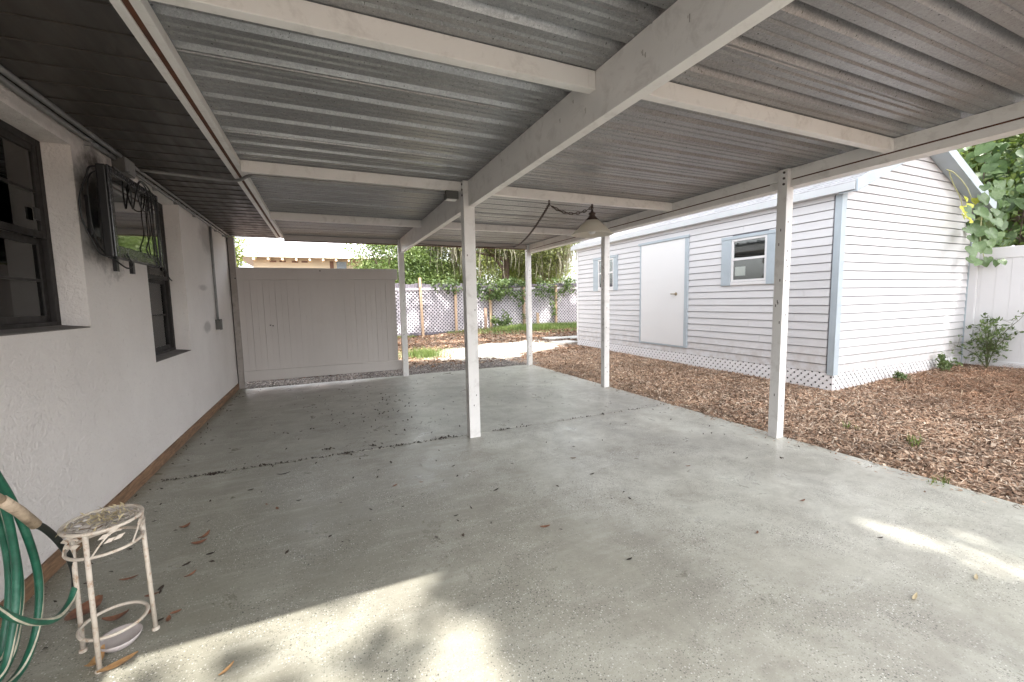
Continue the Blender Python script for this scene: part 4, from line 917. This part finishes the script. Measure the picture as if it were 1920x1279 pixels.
# ------------------------------------------------------------------ plants
def tree(name, base, trunk, crowns, nclump, per, size, mat, label, cat='tree', group=None, spread=.42, wid=.5, moss=0, keep=None, trunk_r=.18, cup=.75, g=None):
    g = g or rng; t = thing(name, base, label, cat, group); b = np.array(base, float); top = b + np.array(trunk)
    tb = MB(); path = [b - [0, 0, .1], b + (top - b) * .35 + g.normal(0, .08, 3) * [1, 1, 0], b + (top - b) * .7 + g.normal(0, .12, 3) * [1, 1, 0], top]
    tb.tube(spline(path, 5), list(np.linspace(trunk_r, trunk_r * .45, 16)), 9)
    CC = []
    tot = sum(np.prod(c[1]) ** .66 for c in crowns)
    for c, r in crowns:
        m = max(3, int(nclump * np.prod(r) ** .66 / tot)); d = unit(g.normal(size=(m, 3))); rad = g.uniform(.35, 1, m)[:, None] ** .5
        CC.append(np.array(c) + d * rad * np.array(r) * g.uniform(.8, 1.12, (m, 1)))
        for q in CC[-1][:: max(1, m // 5)]:
            st = b + (top - b) * g.uniform(.55, 1.); mid = (st + q) / 2 + g.normal(0, .15, 3); tb.tube(spline([st, mid, q], 4), list(np.linspace(trunk_r * .35, .012, 9)), 6)
    tb.build('trunk', 'trunk', t, smooth=True)
    CC = np.concatenate(CC); k = len(CC); sizes = g.uniform(.6, 1.5, k)
    C = np.repeat(CC, per, 0) + g.normal(size=(k * per, 3)) * spread * np.repeat(sizes, per)[:, None] * [1, 1, cup]
    if keep is not None: C = C[keep(C)]
    C = C[C[:, 2] > b[2] + .05]
    V, Fc = leaves(C, size, wid, .3, up=.4, droop=.3, g=g); npmesh('crown', V, Fc, mat, t)
    if moss:
        Vs, Fs = [], []; o = 0; sel = CC[g.integers(0, k, moss)]
        for q in sel:
            for _ in range(7):
                p = q + g.normal(0, .22, 3); L = g.uniform(.5, 1.9); n = 8; w_ = g.uniform(.02, .055); a = g.uniform(0, 3.14); ph = g.uniform(0, 6)
                for i in range(n):
                    s = i / (n - 1); c = p + np.array([.06 * math.sin(ph + s * 5), .06 * math.cos(ph * 1.3 + s * 4), -L * s]); ww = w_ * (1 - s * .8) * (.6 + .6 * abs(math.sin(ph + 9 * s))); d = np.array([math.cos(a), math.sin(a), 0]) * ww
                    Vs += [c - d, c + d]
                Fs += [(o + 2 * i, o + 2 * i + 1, o + 2 * i + 3, o + 2 * i + 2) for i in range(n - 1)]; o += 2 * n
        npmesh('moss', np.array(Vs), np.array(Fs), 'moss', t)
    return t
# beyond the lattice fence
tree('bushy_tree', (2.7, 21.5, 0), (0, 0, 3.0), [((3.0, 21.4, 3.4), (1.8, 1.2, 1.5)), ((3.7, 21.4, 2.4), (1.9, 1.0, 1.4)), ((5.0, 21.6, 3.0), (1.2, .9, 1.3))], 210, 120, .13, 'leaf_mid', 'dense bright green tree right of the neighbouring roof', group='trees beyond the lattice fence', spread=.28)
tree('oak_tree', (9.4, 22.5, 0), (.3, 0, 5.5), [((8.2, 21.5, 5.4), (3.2, 2.2, 1.5)), ((11.5, 21.5, 4.8), (2.6, 2.0, 1.7)), ((6.0, 21.5, 5.2), (1.8, 1.6, 1.1))], 260, 120, .13, 'leaf_oak', 'large oak with hanging grey moss behind the lattice fence', group='trees beyond the lattice fence', spread=.34, moss=120, trunk_r=.28)
tree('bushy_tree', (6.2, 24.5, 0), (0, 0, 2.6), [((6.0, 24.5, 2.4), (2.2, 1.4, 1.5))], 150, 110, .13, 'leaf_lime', 'yellow green bushy tree behind the middle of the lattice fence', group='trees beyond the lattice fence', spread=.33)
tree('bushy_tree', (11.8, 23.5, 0), (0, 0, 3.), [((11.6, 23.5, 2.9), (2.2, 1.5, 1.7))], 150, 110, .13, 'leaf_lime', 'yellow green bushy tree behind the fence beside the shed', group='trees beyond the lattice fence', spread=.35)
tree('shade_tree', (5.0, 31.0, 0), (0, 0, 5.), [((4.4, 31, 5.2), (3.4, 2.2, 2.6)), ((8.5, 31, 4.6), (3.4, 2.2, 2.9))], 220, 110, .19, 'leaf_oak', 'tall pale tree far behind the lattice fence', group='trees beyond the lattice fence', spread=.5, moss=30)
tree('shade_tree', (15, 32.0, 0), (0, 0, 5.), [((14.5, 31, 4.8), (4.2, 2.2, 3.4))], 200, 110, .20, 'leaf_lime', 'tall light green tree far behind the shed', group='trees beyond the lattice fence', spread=.5)
tree('garden_tree', (-4.4, 18.5, 0), (.2, 0, 3.2), [((-4.0, 18.5, 3.3), (1.15, 1.2, 1.5))], 110, 110, .13, 'leaf_lime', 'lime green tree between house corner and neighbouring roof', group='trees beyond the lattice fence', spread=.26)
# right of the shed, beyond the vinyl fence
tree('hedge_tree', (12.2, 3.4, .1), (0, 0, 3.4), [((12.2, 3.2, 3.2), (1.3, 2.0, 1.6)), ((12.6, 5.6, 3.9), (1.4, 1.8, 1.6)), ((12.4, 1.0, 2.8), (1.2, 1.6, 1.4)), ((13.6, 3.4, 5.4), (1.6, 2.2, 1.8))], 420, 120, .10, 'leaf_mid', 'leafy green tree rising behind the white vinyl fence', spread=.25)
tree('hedge_tree', (15.4, 6.5, .1), (0, 0, 4.6), [((15.2, 6.0, 4.8), (2.0, 3.0, 2.6)), ((15.4, 2.0, 4.0), (2.0, 2.6, 2.6))], 300, 120, .15, 'leaf_canopy', 'dark tree behind the leafy one beyond the vinyl fence', spread=.35)

def heart(mb, c, nrm, tip, size, mi=0):
    nrm = _n(np.array(nrm, float)); tip = np.array(tip, float); tip = _n(tip - nrm * tip.dot(nrm)); s = np.cross(nrm, tip); c = np.array(c, float)
    out = [(0, -.26), (.16, -.40), (.36, -.40), (.50, -.22), (.50, .02), (.38, .28), (.2, .48), (0, .66), (-.2, .48), (-.38, .28), (-.50, .02), (-.50, -.22), (-.36, -.40), (-.16, -.40)]
    fold, tipc, ph = random.uniform(-.1, .45), random.uniform(-.5, .05), random.uniform(0, 6)
    vs = [c - nrm * size * .05] + [c + s * a * size + tip * b * size + nrm * size * (fold * abs(a) - .35 * a * a + tipc * b * b + .05 * math.sin(9 * a + 7 * b + ph)) for a, b in out]
    n = len(out); mb.add(vs, [(0, 1 + i, 1 + (i + 1) % n) for i in range(n)], mi)
vine = thing('vine', (10.0, 3.2, .1), 'broad heart leaved vine spilling over the right corner of the shed', 'vine')
mb = MB(); yv = 3.20
spots = [(1842, 372, .24), (1838, 398, .26), (1862, 366, .22), (1822, 402, .20), (1872, 362, .19), (1850, 405, .22), (1836, 432, .25), (1858, 436, .25), (1870, 415, .2), (1826, 446, .22), (1872, 440, .2),
         (1824, 468, .28), (1836, 462, .26), (1832, 486, .26), (1868, 492, .18), (1880, 490, .17), (1856, 455, .2), (1815, 392, .15), (1868, 395, .17), (1846, 352, .16), (1878, 380, .18), (1850, 468, .18), (1816, 430, .16)]
for i, (px, py, sz) in enumerate(spots):
    c = on((px, py), 1, yv - random.uniform(0, .35)); heart(mb, c, (random.gauss(-.5, .3), -1 + random.gauss(0, .25), .45 + random.gauss(0, .2)), (random.gauss(.1, .45), -.2, -1), sz * random.uniform(.66, .86), 0)
for k in range(64):
    px, py = random.choice(spots)[:2]; c = on((px + random.gauss(6, 12), py + random.gauss(0, 16)), 1, yv + random.uniform(.0, .2)); heart(mb, c, (random.gauss(-.5, .4), -1, .3), (random.gauss(0, .5), -.1, -1), random.uniform(.09, .17), 0)
for (px, py) in ((1808, 390), (1812, 400), (1820, 385), (1810, 372), (1822, 412), (1830, 375), (1806, 405), (1816, 405)):
    c = on((px, py), 1, yv + random.uniform(-.1, .1)); heart(mb, c, (random.gauss(-.4, .4), -1, .4), (random.gauss(0, .5), 0, -1), .11, 1)
mb.build('leaves', ['leaf_heart', 'leaf_yellow'], vine, smooth=True)
mb = MB(); mb.tube(spline([on(p, 1, yv + .1) for p in [(1850, 500), (1838, 450), (1840, 400), (1825, 380), (1812, 350), (1790, 325), (1775, 318)]], 6), .007, 6)
mb.tube(spline([on(p, 1, 3.40) for p in [(1778, 312), (1782, 330), (1790, 350), (1800, 370), (1806, 395)]], 6), .008, 6); mb.build('stem', 'vine_stem', vine, smooth=True)
# heart leaves among the trees behind the fence
climb = thing('climbing_vine', (11.4, 3.2, .1), 'big leaved climber in the sun over the tree behind the vinyl fence', 'vine')
mb = MB(); stems = []
for i in range(120):
    px = random.uniform(1800, 1990); py = random.uniform(270, 385) if i < 95 else random.uniform(385, 460); c = on((px, py), 0, 11.1 + random.uniform(-.2, .7)); stems.append(c)
    heart(mb, c, (-1 + random.gauss(0, .3), random.gauss(-.3, .4), .5), (random.gauss(0, .5), random.gauss(0, .4), -1), random.uniform(.14, .28), 1 if random.random() < .12 else 0)
mb.build('leaves', ['leaf_heart', 'leaf_lime'], climb, smooth=True)
mb = MB()
for k in range(14):
    a = stems[random.randrange(len(stems))]; mb.tube(spline([(11.6, a[1] + random.gauss(0, .3), 1.9), ((11.6 + a[0]) / 2, a[1] + random.gauss(0, .3), (a[2] + 2) / 2), a + [0.05, 0, 0]], 6), .008, 5)
mb.build('stem', 'trunk', climb, smooth=True)
# nandina-like shrub in front of the vinyl fence
def shrub(name, base, h, stems_n, per, size, label, seed):
    g = np.random.default_rng(seed); t = thing(name, base, label, 'shrub'); b = np.array(base, float); mb = MB(); C = []
    for k in range(stems_n):
        a = g.uniform(0, 6.28); ln = g.uniform(.1, .62); tip = b + np.array([math.cos(a) * ln * h * .75, math.sin(a) * ln * h * .75, h * g.uniform(.45, 1.0) * (1 - ln * .45)]); mid = b + (tip - b) * [.35, .35, .6]
        pth = spline([b, mid, tip], 6); mb.tube(pth, list(np.linspace(.007, .003, len(pth))), 5)
        for q in pth[4:]:
            for _ in range(per): 
                tw = q + g.normal(0, .075, 3) * h; mb.tube([q, tw], .0018, 4, cap=False); C += [tw + g.normal(0, .018, 3) for _ in range(4)]
    mb.build('stem', 'twig', t); V, Fc = leaves(np.array(C), size, .38, .15, up=.9, g=g); npmesh('foliage', V, Fc, 'leaf_shrub', t); return t
q = on((1850, 690), 2, .13)
shrub('shrub', (q[0], q[1], .12), 1.08, 11, 2, .07, 'airy green shrub growing before the white vinyl fence', 3)
q = on((1770, 690), 1, SHY - .15); shrub('seedling', (q[0], q[1], .1), .34, 5, 2, .06, 'low sprig against the shed skirt left of the shrub', 5)
q = on((1690, 712), 1, SHY - .2); shrub('weed', (q[0], q[1], .08), .16, 5, 2, .045, 'small weed at the foot of the shed lattice skirt', 6)
q = on((1168 * .2083 + 700, 620), 1, FY - .6); shrub('sapling', (q[0], q[1], .0), 1.0, 9, 3, .12, 'young yellow green bush before the lattice fence', 8).children[1].data.materials[0] = MT['leaf_lime']
# vine on the top of the lattice fence
fv = thing('fence_vine', (7.5, FY - .2, 0), 'green creeper draped along the top of the lattice fence', 'vine')
C = []
for (px0, px1, py0, py1, n, sd) in ((812, 868, 528, 545, 420, .13), (895, 985, 528, 556, 1300, .16), (905, 945, 545, 562, 380, .12), (925, 990, 524, 534, 500, .12), (1002, 1075, 525, 555, 900, .17), (1035, 1042, 560, 600, 150, .10), (972, 984, 550, 600, 140, .08), (1060, 1080, 525, 545, 250, .15), (850, 858, 540, 560, 60, .08), (893, 905, 535, 560, 120, .1)):
    for _ in range(n // 22):
        c = on((random.uniform(px0, px1), random.uniform(py0, py1)), 1, FY - .12 - random.uniform(0, .15)); C += [c + rng.normal(0, sd * .6, 3) * [1, .6, 1] for _ in range(12)]
V, Fc = leaves(np.array(C), .12, .7, .2, up=.5); npmesh('foliage', V, Fc, 'leaf_shrub', fv)
mb = MB(); mb.tube(spline([(x, FY - .15, 2.02 + .06 * math.sin(x * 3)) for x in np.arange(5, 12.5, .8)], 4), .012, 5); mb.tube(spline([(6.9, FY - .17, 0), (6.95, FY - .2, 1.), (7.0, FY - .17, 2.)], 5), .012, 5); mb.tube(spline([(8.5, FY - .17, 0.1), (8.55, FY - .2, 1.), (8.5, FY - .17, 2.)], 5), .012, 5); mb.build('stem', 'trunk', fv, smooth=True)

# ------------------------------------------------------------------ the shade trees behind the camera: crowns shaped and gaps cut to set the sun flecks
ks = SUN / SUN[2]
def foot(C): return C[:, :2] - C[:, 2:3] * ks[:2]         # where a leaf's shadow falls on the slab
HOLES = []
for (px, rx, ry) in (((105, 1262), .34, .09), ((230, 1238), .24, .09), ((690, 1132), .25, .06), ((735, 1097), .14, .03), ((590, 1230), .10, .055), ((640, 1195), .11, .045),
                     ((840, 1225), .12, .05), ((900, 1265), .12, .05), ((895, 1180), .06, .03), ((450, 1200), .12, .06), ((540, 1150), .12, .035)):
    q = on(px, 2, 0); HOLES.append((q[0], q[1], rx, ry))
for (cx, cy, rx, ry) in ((2.95, 1.25, .035, .16), (3.03, .95, .07, .22), (3.12, .72, .10, .2), (3.30, 1.02, .03, .10)): HOLES.append((cx, cy, rx, ry))
for (px, rx, ry) in (((1775, 605), .05, .16), ((1790, 560), .035, .14), ((1812, 620), .04, .10), ((1768, 660), .03, .06), ((1800, 525), .05, .07), ((1762, 590), .02, .10)):
    q = on(px, 1, SHY); f = q - q[2] * ks; HOLES.append((f[0], f[1], rx, ry))
for (px, rx, ry) in (((1740, 790), .10, .05), ((1250, 700), .07, .05), ((1810, 745), .12, .05), ((1580, 830), .05, .03)):
    q = on(px, 2, .04); HOLES.append((q[0], q[1], rx, ry))
def keep(C):
    f = foot(C); ok = np.ones(len(C), bool)
    for cx, cy, rx, ry in HOLES:
        wob = 1 + .22 * np.sin(np.arctan2(f[:, 1] - cy, f[:, 0] - cx) * 3 + cx * 7)
        ok &= np.hypot((f[:, 0] - cx) / (rx + .05), (f[:, 1] - cy) / (ry + .05)) > wob
    thin = (f[:, 0] < .55) & (f[:, 1] > .9) & (f[:, 1] < 2.35)      # loose spray over the left of the slab
    blot = np.sin(f[:, 0] * 14 + 1.5 * np.sin(f[:, 1] * 9)) * np.sin(f[:, 1] * 23 + 1.4 * np.sin(f[:, 0] * 8 + 1)) > .10
    ok &= ~thin | (blot & (rng.random(len(C)) < .55)) | (rng.random(len(C)) < .05)
    return ok
g5 = np.random.default_rng(5)
def shade_tree(base, footprints, h0, h1, n, label, ns='shading_tree'):
    """crown whose leaves hang so that they shade the given stretch of ground"""
    t = thing(ns, base, label, 'tree', 'shade trees over the yard'); b = np.array(base, float); Cs = []
    tb = MB(); top = b + np.array([0, .4, h0 - 1.]); tb.tube(spline([b - [0, 0, .1], b + [.1, 0, h0 * .5], top], 6), list(np.linspace(.26, .13, 13)), 10)
    for (x0, x1, y0, y1) in footprints:
        area = (x1 - x0) * (y1 - y0); m = int(n * area)
        cl = int(m / 60) + 1; P = np.column_stack([g5.uniform(x0, x1, cl), g5.uniform(y0, y1, cl)]); h = g5.uniform(h0, h1, cl)
        cc = np.column_stack([P + h[:, None] * ks[:2], h])
        for q in cc[:: max(1, cl // 7)]: tb.tube(spline([top - [0, 0, g5.uniform(0, 1.2)], (top + q) / 2 + g5.normal(0, .25, 3), q], 4), list(np.linspace(.08, .02, 9)), 6)
        Cs.append(np.repeat(cc, 60, 0) + g5.normal(size=(cl * 60, 3)) * [.38, .38, .30])
    tb.build('trunk', 'trunk', t, smooth=True)
    C = np.concatenate(Cs); C = C[keep(C)]; V, Fc = leaves(C, .20, .55, .3, up=.8, g=g5); npmesh('crown', V, Fc, 'leaf_canopy', t)
shade_tree((-2.6, -12.6, 0), [(-2.6, .9, -2.5, 2.6)], 10.0, 13.5, 900, 'tall leafy oak behind the camera on the house side, crown shaped for shade')
shade_tree((3.4, -11.4, 0), [(.7, 5.2, -2.5, 3.2)], 10.2, 14.0, 1300, 'tall leafy oak straight behind the camera, crown shaped for shade')
shade_tree((8.6, -9.2, 0), [(4.6, 10.4, -2.5, 7.2), (3.4, 5.0, 2.9, 8.4), (4.8, 6.8, 6.8, 9.4)], 10.4, 14.4, 1100, 'tall leafy oak behind the camera on the shed side, crown shaped for shade')
# unseen trees added at the yard's edges to dapple the far fence
def keep(C):
    f = foot(C); sand = np.hypot((f[:, 0] - 4.2) / 1.9, (f[:, 1] - 10.9) / 1.5) > 1
    tuft = np.hypot((f[:, 0] - 2.3) / .8, (f[:, 1] - 11.2) / .9) > 1
    gap = np.sin(f[:, 0] * 1.9 + 1.3 * np.sin(f[:, 1] * 1.3)) * np.sin(f[:, 1] * 2.3 + 1.1 * np.sin(f[:, 0] * 2.9)) < .45
    return sand & tuft & gap
shade_tree((-5.0, 12.0, 0), [(-2.0, 5.0, 12.4, 19.2)], 7.5, 9.5, 330, 'unseen added tree at the house corner shading the far yard')
shade_tree((11.6, 11.6, .1), [(5.0, 12.5, 12.2, 19.6)], 7.5, 9.5, 420, 'unseen added tree behind the shed shading the far yard')

# ------------------------------------------------------------------ neighbouring house
NY = 24.0
nh = thing('neighbour_house', (1, NY + 4, 0), 'cream house with pale roof beyond the tan fence panel', 'house')
mb = MB(); mb.box(-3.0, 3.2, NY, NY + 8, 0, 3.75); mb.build('wall', 'cream_wall', nh)
ez = 3.72
mb = MB(); e0, e1, f0, f1 = -3.75, 3.9, NY - .7, NY + 8.7; rd = (f1 - f0) / 2
mb.add([(e0, f0, ez), (e1, f0, ez), (e1, f1, ez), (e0, f1, ez), (e0 + .9, f0 + rd, ez + 2.5), (e1 - 1.2, f0 + rd, ez + 2.5)], [(0, 1, 5, 4), (1, 2, 5), (2, 3, 4, 5), (3, 0, 4), (0, 3, 2, 1)]); mb.build('roof', 'roof_top', nh)
mb = MB()
for i in range(13): x = e0 + .2 + i * .6; mb.box(x, x + .09, f0 + .03, NY - .002, ez - .16, ez - .005)
mb.box(e0, e1, f0 - .02, f0 + .02, ez - .03, ez + .05); mb.build('rafter_tails', 'cream_wall', nh)
for (pa, pb, mt, nm) in (((618, 490), (626, 503), 'shutter', 'shutter'), ((631, 491), (650, 508), 'glass_dark', 'window')):
    a, b = on(pa, 1, NY - .02), on(pb, 1, NY - .02); mb = MB(); mb.box(a[0], b[0], NY - .03, NY - .002, a[2] - 1.0, a[2]); mb.build(nm, mt, nh)
for px in ((512, 490), (530, 490), (553, 491), (571, 491)):
    a = on(px, 1, NY - .02); mb = MB(); mb.box(a[0] - .14, a[0] + .14, NY - .02, NY - .002, a[2] - .04, a[2] + .04); mb.build('vent', 'shutter', nh)
